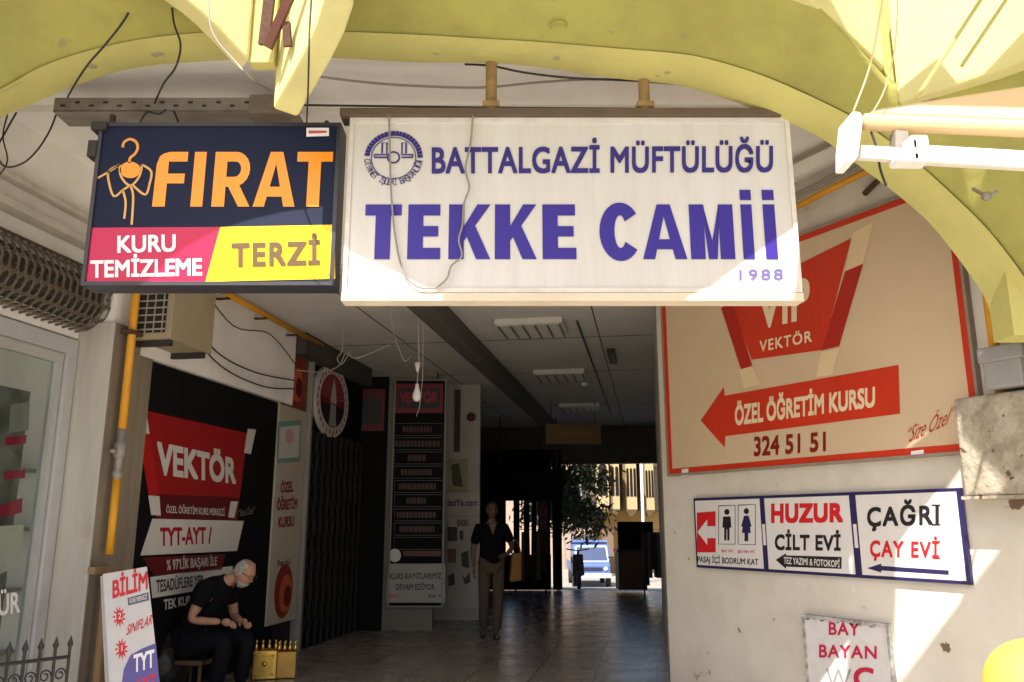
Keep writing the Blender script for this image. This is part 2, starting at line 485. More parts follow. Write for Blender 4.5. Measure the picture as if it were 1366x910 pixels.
# --- left side: long wall of the passage with white bulkhead
rt = thing('passage_wall', 'dark passage wall with white bulkhead above the black course panel', 'wall', PP(OL, 9, 0))
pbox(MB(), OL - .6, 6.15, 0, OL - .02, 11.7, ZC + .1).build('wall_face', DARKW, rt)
pbox(MB(), OL - .5, 6.10, 2.82, OL + .08, 9.08, ZC + .62).build('bulkhead', WHITEW, rt)
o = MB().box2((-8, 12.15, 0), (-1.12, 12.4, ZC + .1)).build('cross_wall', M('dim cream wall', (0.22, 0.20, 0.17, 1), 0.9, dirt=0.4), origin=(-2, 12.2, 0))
tag(o, 'cream cross wall carrying the tall black directory board', 'wall')
o = MB().box2((-1.55, 13.4, 0), (-0.52, 13.75, ZC + .1)).build('white_pillar', M('pillar paint', (0.46, 0.44, 0.41, 1), 0.9, dirt=0.4), origin=(-1, 13.5, 0))
tag(o, 'pale pillar wrapped in photocopy posters, behind the walking person', 'pillar')
rt = thing('rear_wall', 'dark side wall beyond the poster pillar, deep in the passage', 'wall', PP(-4, 15, 0))
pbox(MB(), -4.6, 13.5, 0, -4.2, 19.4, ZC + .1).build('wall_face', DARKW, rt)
# right passage wall
o = pbox(MB(), 0.12, 7.84, 0, 0.5, 14.2, ZC + .1).build('side_wall', OLDW, origin=PP(.1, 10, 0))
tag(o, 'flank wall of the passage seen edge on behind the beige billboard corner', 'wall')
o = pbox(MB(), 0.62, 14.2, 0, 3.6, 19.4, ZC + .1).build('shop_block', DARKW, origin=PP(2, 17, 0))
tag(o, 'dark shop block along the far flank of the passage', 'wall')
# end lintel
o = pbox(MB(), -9, 19.3, 2.83, 6, 19.6, ZC + .2).build('end_lintel', M('brown end beam', (0.10, 0.085, 0.07, 1), 0.8, dirt=0.4), origin=PP(-1, 19.4, 2.8))
tag(o, 'dark brown beam across the far mouth of the passage above the truck', 'beam')
# mass of the building behind the left wall so that no daylight leaks in
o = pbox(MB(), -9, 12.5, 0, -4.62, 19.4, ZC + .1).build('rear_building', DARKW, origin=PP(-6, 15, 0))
tag(o, 'unlit building mass behind the passage side wall', 'building')

# --- splayed wall on the right
rt = thing('splayed_wall', 'old cream rendered wall with chips and stains carrying the signs', 'wall', WC)
mb = MB()
mb.box(WC + WU * 1.95 - WN * .2 + UP * 2.25, (3.9, 0.4, 4.5), WU, WN, UP)
mb.build('wall_face', OLDW, rt)
mb = MB()
mb.box(WC + WU * 1.6 + WN * .05 + UP * 4.17, (3.4, .10, .10), WU, WN, UP)
mb.build('cornice', WHITEW, rt)

# ================================================================== LIME GREEN VAULTED CANOPY
YF, YB = 4.25, 4.50
fpx = [(-260, 250), (-120, 175), (0, 119), (57, 88), (132, 64), (220, 48), (330, 41), (440, 42), (550, 46), (651, 52), (721, 56), (814, 64), (900, 71), (946, 79), (1012, 99), (1078, 127), (1144, 160), (1190, 191), (1231, 224), (1275, 264), (1319, 308), (1366, 369), (1420, 450)]
bpx = [(-230, 300), (-100, 215), (0, 158), (44, 138), (132, 103), (198, 88), (308, 80), (420, 77), (550, 83), (651, 84), (721, 90), (814, 104), (900, 113), (950, 126), (994, 141), (1040, 158), (1095, 184), (1144, 220), (1196, 259), (1245, 303), (1302, 378), (1321, 416), (1326, 457)]
def resample(P, n):
    L = [0]
    for a, b in zip(P, P[1:]): L.append(L[-1] + (b - a).length)
    out = []
    for i in range(n):
        t = L[-1] * i / (n - 1)
        j = max(k for k in range(len(L) - 1) if L[k] <= t + 1e-9)
        w = (t - L[j]) / max(L[j + 1] - L[j], 1e-9)
        out.append(P[j].lerp(P[j + 1], min(w, 1)))
    return out
FE = smooth_path([atY(x, y, YF) for x, y in fpx], 4)
BE = smooth_path([atY(x, y, YB) for x, y in bpx], 4)
# keep x monotone pairs; parametrise by the same pairs of control points
canopy = thing('vaulted_canopy', 'lime green plastered arcade vault with arched edge over the signs', 'arcade canopy', (0, YF, 0))
TOPZ = 4.95
NB = 140
FEr, BEr = resample(FE, NB), resample(BE, NB)
mb = MB(); mb.flat = True
for a, b in zip(FEr, BEr):
    for k in range(5): mb.v.append(a.lerp(b, k / 4) - Vector((0, 0, .012 * math.sin(math.pi * k / 4))))
for i in range(NB - 1):
    for k in range(4): mb.f.append([5 * i + k, 5 * i + k + 1, 5 * i + 6 + k, 5 * i + 5 + k])
arch = mb.build('arch_band', LIMELT, canopy, smooth=True)
mb = MB(); mb.flat = True
for b in BEr: mb.v += [b, Vector((b.x, b.y + .02, TOPZ))]
for i in range(NB - 1): mb.f.append([2 * i, 2 * i + 1, 2 * i + 3, 2 * i + 2])
e = BE[-1]
mb.box2((e.x, YF + .06, e.z), (e.x + 1.4, YB, TOPZ))
mb.build('arch_wall', LIMELT, canopy)
# vault: rises from the arch's front edge towards the street; three lobes with gaps between them
def zfront(x):
    P = FE
    if x <= P[0].x: return P[0].z
    for a, b in zip(P, P[1:]):
        if a.x <= x <= b.x: return a.z + (b.z - a.z) * (x - a.x) / max(b.x - a.x, 1e-6)
    return max(1.9, P[-1].z - (x - P[-1].x) * 1.6)
def zv(x, y):
    t = min(max((YF - y) / 1.05, 0), 1)
    zf = zfront(x)
    return zf + (4.66 - zf) * t
# beam lines (plan, with the height of the underside): tips hang at the arch
BA = [(-1.40, 3.97, 3.87), (-1.68, 3.78, 4.10), (-2.10, 3.57, 4.28), (-2.56, 3.3, 4.40), (-3.3, 2.7, 4.55), (-4.3, 2.0, 4.6)]
BB = [(-1.29, 4.06, 3.63), (-0.93, 3.60, 3.97), (-0.98, 3.25, 4.3), (-1.1, 2.7, 4.5), (-1.2, 2.0, 4.6)]
BC = [(2.04, 4.06, 3.87), (1.68, 3.90, 4.10), (1.27, 3.68, 4.24), (0.62, 3.42, 4.22), (0.25, 3.1, 4.35), (0.0, 2.0, 4.6)]
BD = [(2.08, 4.06, 3.67), (2.55, 3.70, 3.71), (3.0, 3.3, 3.9), (3.6, 2.8, 4.2), (4.6, 2.0, 4.5)]
def xat(P, y):
    if y >= P[0][1]: return P[0][0]
    for a, b in zip(P, P[1:]):
        if b[1] <= y <= a[1]: return a[0] + (b[0] - a[0]) * (a[1] - y) / (a[1] - b[1])
    return P[-1][0]
def lobe(mb, fl, fr, nx, ny=44):
    n0 = len(mb.v)
    for j in range(ny + 1):
        y = 2.0 + (YF + .03 - 2.0) * j / ny
        a, b = fl(y), fr(y)
        for i in range(nx + 1):
            x = a + (b - a) * i / nx
            mb.v.append(Vector((x, y, zv(x, y))))
    for j in range(ny):
        for i in range(nx):
            k = n0 + j * (nx + 1) + i
            mb.f.append([k, k + 1, k + nx + 2, k + nx + 1])
mb = MB(); mb.flat = True
lobe(mb, lambda y: -5.2, lambda y: (xat(BA, y) - .02) if y < 3.97 else -1.36, 60)
lobe(mb, lambda y: (xat(BB, y) + .02) if y < 4.06 else -1.36, lambda y: (xat(BC, y) - .02) if y < 4.06 else 2.06, 60)
lobe(mb, lambda y: (xat(BD, y) + .02) if y < 4.06 else 2.06, lambda y: 5.0, 40)
vault = mb.build('vault', LIME, canopy, smooth=True)
so = vault.modifiers.new('thickness', 'SOLIDIFY'); so.thickness = 0.14; so.offset = 1.0
# added slab and plate, unseen above the frame, shaped to block the sun
mb = MB()
mb.prism([(-.7, 1.9, 4.66), (5, 1.9, 4.66), (5, 3.10, 4.5), (1.80, 3.10, 4.5), (1.80, 2.56, 4.5), (-.7, 2.56, 4.66)], (0, 0, .16))
mb.build('sun_blocker_slab', LIME, canopy)
MB().prism([(x, y, 4.45) for x, y in ((1.05, 2.80), (1.24, 3.05), (1.40, 3.27), (2.0, 3.22), (2.0, 3.42), (1.78, 3.46), (1.62, 3.56), (1.48, 3.88), (1.28, 3.62), (.98, 3.20), (.77, 2.92), (.72, 2.62), (.96, 2.58))], (0, 0, .1)).build('sun_blocker_plate', STEEL, canopy)
MB().box((-1.345, 4.03, 4.40), (.13, .08, 1.06)).build('valley_web', LIMELT, canopy)
def fascia(P, name, th, side, top=4.98):
    P = smooth_path(P, 5)
    mb = MB(); vs = []
    m = len(P)
    for i, p in enumerate(P):
        t = (P[min(i + 1, m - 1)] - P[max(i - 1, 0)]); t.z = 0; t.normalize()
        nrm = Vector((-t.y, t.x, 0)) * side
        q = p + nrm * th
        vs += [p, q, Vector((q.x, q.y, top)), Vector((p.x, p.y, top))]
    fs = []
    for i in range(m - 1):
        for k in range(4): fs.append((4 * i + k, 4 * i + (k + 1) % 4, 4 * i + 4 + (k + 1) % 4, 4 * i + 4 + k))
    fs += [(0, 1, 2, 3), (4 * m - 4, 4 * m - 3, 4 * m - 2, 4 * m - 1)]
    mb.add(vs, fs)
    return mb.build(name, BEAMP, canopy, bevel=0.018)
for P, sd in ((BA, -1), (BB, 1), (BC, -1), (BD, 1)): fascia(P, 'edge_beam', .15, sd)

# ================================================================== BOX SIGN, WHITE
YS = 4.50
def front_panel(root, Y, x0, y0, x1, y1):
    c = atY((x0 + x1) / 2, y1, Y)
    return Panel(root, c, (1, 0, 0), (0, 0, 1))
INK = V('indigo', 52, 36, 142); INKD = V('indigo dark', 50, 37, 120)
c0 = atY(763, 402, YS)
ms = thing('mosque_sign', 'long white box sign with indigo lettering hung under the arch', 'sign', c0)
P = Panel(ms, c0, (1, 0, 0), (0, 0, 1))
a, b = P.px(456, 401), P.px(1071, 158)
b.x = P.px(1071, 400).x
P.plate('box', a.x, 0.05, b.x, b.y, .11, SIGNW, back=.002, bevel=.006)
P.plate('bottom_rail', a.x - .004, 0.0, b.x + .004, .048, .12, M('cream rail', (0.72, 0.62, 0.48, 1), 0.5, dirt=0.3), back=-.012, bevel=.004)
P.frame('edge_trim', a.x, .05, b.x, b.y, .026, .03, M('trim white', (0.70, 0.66, 0.60, 1), 0.45, dirt=0.4, scale=9), proud=.010)
P.text('BATTALGAZİ MÜFTÜLÜĞÜ', (576, 232), (1031, 230), 35, INKD, bold=.022, spacing=1.05)
def block_word(P, letters, y0, cap, m, layer=2, stem=.265, h=.205):
    # heavy block capitals drawn piece by piece in a cap-height box
    mb = MB(); mb.flat = True
    for ch, xa, xb in letters:
        A, B = P.px(xa, y0), P.px(xb, y0); H = P.px(xa, y0 - cap).y - A.y; W_ = B.x - A.x
        q = stem * H / W_
        pc = []
        if ch == 'T': pc = [[(0, 1 - h), (1, 1 - h), (1, 1), (0, 1)], [(.5 - q / 2, 0), (.5 + q / 2, 0), (.5 + q / 2, 1 - h), (.5 - q / 2, 1 - h)]]
        elif ch == 'E': pc = [[(0, 0), (q, 0), (q, 1), (0, 1)], [(q, 0), (1, 0), (1, h), (q, h)], [(q, 1 - h), (.98, 1 - h), (.98, 1), (q, 1)], [(q, .41), (.93, .41), (.93, .60), (q, .60)]]
        elif ch == 'K': pc = [[(0, 0), (q, 0), (q, 1), (0, 1)], [(q, .33), (q, .60), (.68, 1), (1, 1)], [(.38, .50), (.60, .66), (1, 0), (.66, 0)]]
        elif ch == 'A': pc = [[(0, 0), (.27, 0), (.5, .78), (.5, 1), (.35, 1)], [(1, 0), (.65, 1), (.5, 1), (.5, .78), (.73, 0)], [(.25, .18), (.75, .18), (.68, .36), (.32, .36)]]
        elif ch == 'M': pc = [[(0, 0), (q * .95, 0), (q * .95, 1), (0, 1)], [(1 - q * .95, 0), (1, 0), (1, 1), (1 - q * .95, 1)], [(q * .95, .62), (q * .95, 1), (.32, 1), (.5, .34), (.5, 0), (.40, 0)], [(1 - q * .95, .62), (.60, 0), (.5, 0), (.5, .34), (.68, 1), (1 - q * .95, 1)]]
        elif ch == 'I': pc = [[(0, 0), (1, 0), (1, 1), (0, 1)]]
        elif ch == 'F': pc = [[(0, 0), (q, 0), (q, .80), (.10, .92), (.02, .78)], [(q, 1 - h), (1, 1 - h), (1, 1), (.42, 1), (.22, .97), (.10, .92), (q, .80)], [(q, .42), (.95, .42), (.95, .42 + h), (q, .42 + h)]]
        elif ch == 'R':
            pc = [[(0, 0), (q, 0), (q, 1), (0, 1)], [(q, 1 - h), (.55, 1 - h), (.55, 1), (q, 1)], [(q, .36), (.55, .36), (.55, .36 + h), (q, .36 + h)], [(.40, .36), (.68, .40), (1, 0), (.70, 0)]]
            for k in range(10):
                a0, a1 = R(-90 + 18 * k), R(-72 + 18 * k)
                pc.append([(.55 + .40 * math.cos(a0), .68 + .32 * math.sin(a0)), (.55 + .40 * math.cos(a1), .68 + .32 * math.sin(a1)), (.55 + .16 * math.cos(a1), .68 + .32 * (1 - h / .32) * math.sin(a1)), (.55 + .16 * math.cos(a0), .68 + .32 * (1 - h / .32) * math.sin(a0))])
        elif ch == 'İ': pc = [[(0, 0), (1, 0), (1, 1), (0, 1)], [(0, 1.08), (1, 1.08), (1, 1.27), (0, 1.27)]]
        elif ch == 'C':
            n_ = 26
            for k in range(n_):
                v_ = []
                for kk in (k, k + 1):
                    an = R(38 + 284 * kk / n_); v_.append((math.cos(an), math.sin(an)))
                f1 = lambda c_: (.53 + .54 * c_[0], .5 + .535 * c_[1]); f2 = lambda c_: (.53 + (.54 - q * .98) * c_[0], .5 + .30 * c_[1])
                pc.append([f1(v_[0]), f1(v_[1]), f2(v_[1]), f2(v_[0])])
        for k, p_ in enumerate(pc):
            ly = layer + (0 if ch == 'C' else k * .12)
            mb.add([P.w((A.x + x * W_, A.y + y * H), ly) for x, y in p_], [list(range(len(p_)))])
    return mb.build('lettering', m, P.root)
block_word(P, (('T', 485, 534), ('E', 543, 587), ('K', 598, 654), ('K', 660, 716), ('E', 724, 769)), 346, 73, INK)
block_word(P, (('C', 801, 853), ('A', 858, 917), ('M', 922, 981), ('İ', 992, 1007), ('İ', 1022, 1038)), 346, 73, INK)
P.text('1988', (986, 374), (1044, 373), 14, V('pale indigo', 104, 94, 165), bold=.008, spacing=1.25)
# emblem: ring with rays above, lettered arc below, open shapes on a disc
ec = P.px(525, 211)
er = (P.px(564, 211) - P.px(486, 211)).x / 2
EI = V('emblem ink', 66, 58, 120)
def uvarc(r, a0, a1, n=28): return [(ec.x + r * math.cos(R(a0 + (a1 - a0) * i / n)), ec.y + r * math.sin(R(a0 + (a1 - a0) * i / n))) for i in range(n + 1)]
lines = [uvarc(er * .76, 0, 360, 40)]
emb = P.strokes('emblem', lines, .006, EI, uv=True)
P.strokes('emblem_ray', [[(ec.x + er * .82 * math.cos(R(q)), ec.y + er * .82 * math.sin(R(q))), (ec.x + er * 1.0 * math.cos(R(q)), ec.y + er * 1.0 * math.sin(R(q)))] for q in range(4, 180, 8)], .020, INKD, uv=True, parent=emb)
s_ = er / 100
def L2(*pts): return [(ec.x + px_ * s_, ec.y + py_ * s_) for px_, py_ in pts]
P.strokes('emblem_figure', [L2((-66, 12), (-24, 12), (-24, 56), (-40, 56), (-40, 16)), L2((-66, 12), (-66, 2), (-22, 2)), L2((66, 12), (28, 12), (28, 56), (42, 56), (42, 16)), L2((66, 12), (66, 2), (28, 2)), [(ec.x + 20 * s_ * math.cos(R(k * 15)), ec.y + (2 + 20 * math.sin(R(k * 15))) * s_) for k in range(25)]], .011, EI, uv=True, parent=emb)
mb = MB(); mb.flat = True
txt = 'DİYANET İŞLERİ BAŞKANLIĞI'
for k, ch in enumerate(txt):
    if ch == ' ': continue
    q = R(188 + (352 - 188) * k / (len(txt) - 1)); rr = er * 1.0
    vs, fs = glyphs(ch, .004)
    wd = .026 if ch not in 'Iİ' else .010
    hh = .036
    cx, cy = ec.x + rr * math.cos(q), ec.y + rr * math.sin(q)
    ux, uy = -math.sin(q), math.cos(q)
    vx, vy = -math.cos(q), -math.sin(q)
    mb.add([P.w((cx + ux * (x - .5) * wd + vx * y * hh, cy + uy * (x - .5) * wd + vy * y * hh), 2) for x, y in vs], fs)
mb.build('emblem_lettering', EI, emb)
# rail and hanging posts
pr0, pr1 = atY(410, 149, YS + .05), atY(1062, 155, YS + .05)
mb = MB().box2((atY(455, 150, YS).x, YS - .04, b.y + c0.z + .001), (b.x + c0.x, YS + .10, b.y + c0.z + .05))
mb.build('top_rail', BROWNM, ms, bevel=.004)
for x in (655, 861):
    t = atY(x, 150, YS - .02)
    mb = MB().tube([(t.x, YS + .0, b.y + c0.z + .04), (t.x, YS + .0, 4.25)], .034, 12)
    mb.box((t.x, YS, b.y + c0.z + .075), (.10, .10, .03))
    mb.build('hanging_post', OCHRE, ms)
# ================================================================== TAILOR SIGN
YT = 4.46
c0 = atY(280, 380, YT)
ts = thing('tailor_sign', 'dark blue dry cleaner box sign with orange lettering and pink and yellow strip', 'sign', c0)
P = Panel(ts, c0, (1, 0, 0), (0, 0, 1))
a, b = P.px(110, 382), P.px(454, 166)
P.plate('box', a.x, 0, b.x, b.y, .15, M('navy sign face', (0.013, 0.018, 0.045, 1), 0.6, dirt=0.25, scale=3, spec=0.15), back=.001)
P.frame('frame', a.x - .006, -.006, b.x + .006, b.y + .006, .022, .17, M('dark frame', (0.035, 0.035, 0.045, 1), 0.4), proud=.012)
P.poly('pink_panel', [(117, 304), (294, 303), (274, 376), (115, 378)], V('crimson', 186, 14, 70, rough=.3), 1)
P.poly('yellow_panel', [(294, 303), (447, 300), (447, 372), (274, 376)], V('yellow', 250, 205, 6, rough=.3), 1)
OR = V('orange', 250, 150, 20, rough=.3)
PTW = V('white print', 238, 234, 236)
block_word(P, (('F', 203, 245), ('I', 254, 270), ('R', 282, 333), ('A', 337, 393), ('T', 393, 441)), 276, 73, OR, 2, .215, .18)
P.text('KURU', (157, 338), (235, 336), 23, PTW, bold=.025, layer=3)
P.text('TEMİZLEME', (121, 371), (270, 368), 23, PTW, bold=.028, layer=3)
P.text('TERZİ', (309, 357), (427, 354), 32, V('taupe', 92, 66, 34), bold=.034, layer=3, spacing=1.15)
gold = V('gold line', 214, 164, 92)
hook = [(164, 197), (166, 190), (174, 186), (182, 190), (184, 198), (180, 206), (174, 211), (173, 218)]
P.strokes('hanger_hook', [[tuple(v)[:2] for v in smooth_path([(x, y, 0) for x, y in hook], 4)]], .016, V('hanger orange', 226, 150, 60), 2)
P.poly('hanger_body', arc(174, 227, 14, 11, 0, 360, 20)[:-1], OR, 2)
P.strokes('shirt_outline', [[tuple(q_)[:2] for q_ in smooth_path([(x_, y_, 0) for x_, y_ in ln_], 4)] for ln_ in [[(123, 242), (143, 231), (160, 220)], [(160, 220), (146, 228), (145, 240), (152, 262), (164, 254), (172, 249)], [(160, 220), (162, 236), (174, 248), (186, 236), (190, 220)], [(190, 220), (202, 229), (200, 245), (194, 260), (178, 248)], [(164, 254), (168, 270), (166, 292)], [(174, 248), (178, 262), (176, 300)]]], .013, gold, 2)
P.poly('price_sticker', [(409, 171), (439, 171), (439, 182), (409, 183)], PTW, 3)
P.poly('sticker_print', [(412, 175), (436, 175), (436, 178), (412, 179)], V('sticker red', 190, 90, 100), 4)
mb = MB().tube([(a.x + c0.x + .02, YT + .08, b.y + c0.z - .1), (a.x + c0.x + .02, YT + .08, b.y + c0.z + .10)], .018, 8)
mb.box((a.x + c0.x + .0, YT + .02, b.y + c0.z - .02), (.09, .10, .05)).box((a.x + c0.x - .03, YT + .02, b.y + c0.z - .16), (.05, .08, .10))
mb.build('hanging_clamp', IRON, ts)
mb = MB().tube([(b.x + c0.x - .10, YT + .08, b.y + c0.z - .1), (b.x + c0.x - .10, YT + .08, b.y + c0.z + .06)], .014, 8)
mb.build('hanging_rod', IRON, ts)

# cable tray of perforated steel behind it
ty = 4.86
a1, b1 = atY(72, 139, ty), atY(338, 133, ty)
rt = thing('cable_tray', 'perforated grey steel cable tray above the dark blue sign', 'cable tray', (a1.x, ty, a1.z))
MB().box2((a1.x, ty, a1.z - .05), (b1.x, ty + .012, a1.z + .045)).box2((a1.x, ty, a1.z - .055), (b1.x, ty + .2, a1.z - .045)).build('channel', STEEL, rt)
for k in range(14):
    x = a1.x + .06 + k * (b1.x - a1.x - .1) / 13
    MB().box((x, ty - .002, a1.z + (.012 if k % 2 else -.012)), (.03, .006, .012)).build('slot', IRON, rt)
bb = atY(352, 150, ty)
MB().box((b1.x + .11, ty + .22, a1.z - .01), (.26, .5, .13)).build('junction_box', M('grimy box', (0.24, 0.2, 0.15, 1), 0.8, dirt=0.6, scale=7), rt, bevel=.01)

# ================================================================== BRACKETS IN THE GAP
rt = thing('awning_bracket', 'rusty steel angle bracket with a brace in the gap between vaults', 'bracket', atY(375, 30, 3.85))
def bar(mb, p, q, w, h):
    p, q = Vector(p), Vector(q); t = (q - p).normalized()
    u = t.cross(Vector((0, 1, .2))).normalized(); v = t.cross(u)
    return mb.box((p + q) / 2, (w, h, (q - p).length), u, v, t)
bar(MB(), atY(352, 60, 3.92), atY(364, -40, 3.85), .055, .03).build('upright', RUST, rt)
bar(MB(), atY(357, 64, 3.9), atY(398, -30, 3.75), .045, .03).build('brace', M('red rust', (0.11, 0.035, 0.022, 1), 0.8, dirt=0.5, scale=15), rt)
bar(MB(), atY(384, 62, 3.88), atY(382, 30, 3.85), .04, .03).build('cleat', RUST, rt)

# ================================================================== RIGHT WALL SIGNS
def wall_panel(root, off): return Panel(root, WC + WN * off, WU, UP)
BEIGE = M('billboard beige', (0.63, 0.485, 0.32, 1), 0.5, dirt=0.3, dirt_col=(0.48, 0.36, 0.22, 1), scale=1.6)
RED = V('signal red', 200, 52, 24, rough=.5, dirt=.35, scale=2.5); RED2 = V('deep red', 172, 36, 22, rough=.5, dirt=.3); CRW = V('cream print', 232, 212, 178); CRL = V('light cream', 224, 200, 160); MAR = V('maroon', 130, 26, 18)
bl = thing('course_billboard', 'large beige billboard with a red arrow and red border high on the wall', 'billboard', WC + UP * 1.9)
P = wall_panel(bl, .045)
LU, RU, BV, TV = P.px(887, 500).x + .005, P.px(1289, 420).x, P.px(1090, 617).y, P.px(1201, 265).y
P.plate('board', LU, BV, RU, TV, .04, BEIGE)
P.frame('border', LU, BV, RU, TV, .045, .004, RED, proud=.004)
P.frame('edge_strip', LU - .02, BV - .02, RU + .02, TV + .02, .02, .06, M('worn strip', (0.3, 0.25, 0.2, 1), .6, dirt=.5, scale=12), proud=.010)
P.poly('red_shield', [(974, 398), (1136, 318), (1098, 467), (1003, 480)], RED, 2)
P.poly('shield_wing', [(962, 410), (978, 404), (1004, 488), (989, 493)], RED2, 3)
P.poly('shield_wing', [(1128, 362), (1152, 352), (1120, 462), (1096, 468)], RED2, 3)
P.poly('shield_tip', [(1138, 310), (1166, 296), (1152, 352), (1128, 362)], CRL, 3)
P.poly('shield_tip', [(958, 398), (976, 392), (979, 404), (962, 411)], CRL, 3)
P.poly('shield_tip', [(986, 493), (1004, 489), (1015, 513), (993, 518)], CRL, 3)
P.poly('shield_tip', [(1096, 470), (1121, 464), (1111, 500), (1089, 503)], CRL, 3)
P.text('VIP', (1012, 440), (1081, 425), 56, CRW, bold=.03, layer=4, name='lettering')
P.text('VEKTÖR', (1014, 470), (1084, 456), 15, CRW, bold=.02, layer=4, spacing=1.15)
P.poly('arrow', [(935, 561), (966, 516), (967, 528), (1199, 487), (1201, 552), (968, 582), (967, 597)], RED, 2)
P.text('ÖZEL ÖĞRETİM KURSU', (981, 568), (1168, 543), 27, CRW, bold=.035, layer=3)
P.text('324 51 51', (1006, 609), (1102, 602), 26, MAR, bold=.03, layer=2)
P.text('“Size Özel”', (1209, 592), (1273, 562), 22, V('script red', 170, 60, 40), bold=-.004, layer=2, shear=.35, slant=4)
P.poly('paper_label', [(910, 626), (919, 625), (919, 634), (910, 635)], PTW, 4)
P.poly('paper_label', [(1216, 602), (1233, 600), (1233, 609), (1216, 611)], PTW, 4)

tr = thing('direction_board', 'wide white board of three framed direction signs below the beige billboard', 'sign', WC + WU * 1.2 + UP * 1.0)
P = wall_panel(tr, .04)
NAVY = V('navy frame', 42, 36, 82); BLK = V('black print', 36, 33, 38); RDT = V('red print', 205, 34, 40)
L0, R0, B0, T0 = P.px(927, 710).x, P.px(1286, 700).x, P.px(1100, 768).y, P.px(1100, 658).y
P.plate('board', L0, B0, R0, T0, .03, NAVY)
WB = M('white board', (0.72, 0.70, 0.68, 1), .4, dirt=.15, scale=5)
c1, c2 = P.px(1018, 700).x, P.px(1139, 700).x
hh = .028
for (u0, u1) in ((L0 + .02, c1 - .02), (c1 + .03, c2 - .02), (c2 + .035, R0 - .025)):
    P.poly('white_face', [(u0, B0 + .022), (u1, B0 + .022), (u1, T0 - .022), (u0, T0 - .022)], WB, 1, uv=True)
for cu in (c1 + .005, c2 + .008): P.poly('hinge', [(cu - .014, B0 + .2), (cu + .014, B0 + .2), (cu + .014, B0 + .36), (cu - .014, B0 + .36)], WB, 1, uv=True)
P.poly('red_plaque', [(930, 684), (955, 682), (955, 737), (930, 737)], RDT, 2)
P.poly('plaque_arrow', [(931, 710), (944, 693), (944, 702), (955, 702), (955, 718), (944, 718), (944, 727)], WB, 3)
P.strokes('icon_frame', [[(959, 675), (981, 674), (981, 726), (959, 726), (959, 675)], [(985, 674), (1008, 673), (1008, 727), (985, 726), (985, 674)]], .008, BLK, 2)
P.poly('man_icon', arc(970, 683, 3.6, 4, 0, 360, 12)[:-1], BLK, 2)
P.poly('man_icon', [(965, 689), (975, 689), (976, 704), (973.5, 704), (973.5, 721), (970.6, 721), (970.4, 706), (969.6, 706), (969.4, 721), (966.5, 721), (966.5, 704), (964, 704)], BLK, 2)
P.poly('woman_icon', arc(996, 682, 3.6, 4, 0, 360, 12)[:-1], BLK, 2)
P.poly('woman_icon', [(993, 688), (999, 688), (1003, 702), (1001, 703), (1002, 711), (998.5, 711), (998.5, 722), (993.5, 722), (993.5, 711), (990, 711), (991, 703), (989, 702)], NAVY, 2)
P.text('BAY WC', (963, 737), (979, 737), 4, RDT, bold=.01); P.text('BAYAN WC', (985, 738), (1008, 738), 4, RDT, bold=.01)
P.text('PASAJ İÇİ BODRUM KAT', (931, 750), (1012, 754), 8, BLK, bold=.02)
P.text('HUZUR', (1029, 698), (1125, 697), 26, RDT, bold=.045, spacing=1.08)
P.text('CİLT EVİ', (1034, 734), (1122, 735), 21, BLK, bold=.035, spacing=1.05)
P.poly('arrow_bar', [(1035, 747), (1049, 738), (1049, 741), (1123, 743), (1123, 759), (1049, 756), (1049, 759)], BLK, 2)
P.text('TEZ YAZIMI & FOTOKOPİ', (1046, 752), (1121, 757), 9, WB, bold=.02, layer=3)
def serif_text(P, body, a, b, cap, m, xs):
    P.text(body, a, b, cap, m, bold=.03, spacing=1.15)
    mb = MB(); mb.flat = True
    for x, w_ in xs:
        t = (x - a[0]) / (b[0] - a[0])
        y = a[1] + (b[1] - a[1]) * t
        for yy in (y, y - cap):
            P.poly('serif', [(x - w_, yy + 1.1), (x + w_, yy + 1.1), (x + w_, yy - 1.1), (x - w_, yy - 1.1)], m, 2.3)
serif_text(P, 'ÇAĞRI', (1157, 703), (1253, 700), 26, BLK, [(1249, 6)])
serif_text(P, 'ÇAY EVİ', (1161, 743), (1253, 745), 22, RDT, [(1250, 5)])
P.poly('long_arrow', [(1157, 758), (1176, 752), (1176, 755), (1266, 761), (1266, 767), (1176, 761), (1176, 764)], NAVY, 2)

wc = thing('toilet_sign', 'white painted toilet sign with crimson lettering low on the wall', 'sign', WC + WU * 1.8 + UP * .3)
P = wall_panel(wc, .05)
LU, RU, TV = P.px(1074, 870).x, P.px(1190, 870).x, P.px(1130, 826).y
P.plate('board', LU, .25, RU, TV, .025, M('chipped white', (0.70, 0.68, 0.67, 1), .5, dirt=.25, scale=16))
P.frame('frame', LU, .25, RU, TV, .02, .03, M('scuffed frame', (0.55, 0.53, 0.52, 1), .5, dirt=.9, dirt_col=(0.08, 0.08, 0.08, 1), scale=18), proud=.012)
CRM = V('crimson print', 190, 30, 72)
P.text('BAY', (1106, 847), (1147, 848), 17, CRM, bold=.02, spacing=1.1)
P.text('BAYAN', (1093, 877), (1170, 879), 17, CRM, bold=.02, spacing=1.12)
P.text('W', (1102, 918), (1136, 919), 26, V('faded grey', 150, 146, 146), bold=.0)
P.text('C', (1139, 918), (1166, 919), 28, CRM, bold=.03)
mb = MB(); mb.flat = True
for k in range(16):
    u = LU + (RU - LU) * random.random(); h = random.uniform(.004, .014)
    q = [P.w((u, TV - .025), 9), P.w((u + random.uniform(.01, .05), TV - .025), 9), P.w((u + .02, TV - .025 - h), 9)]
    mb.add(q, [(0, 1, 2)])
mb.build('paint_chip', BLK, wc)

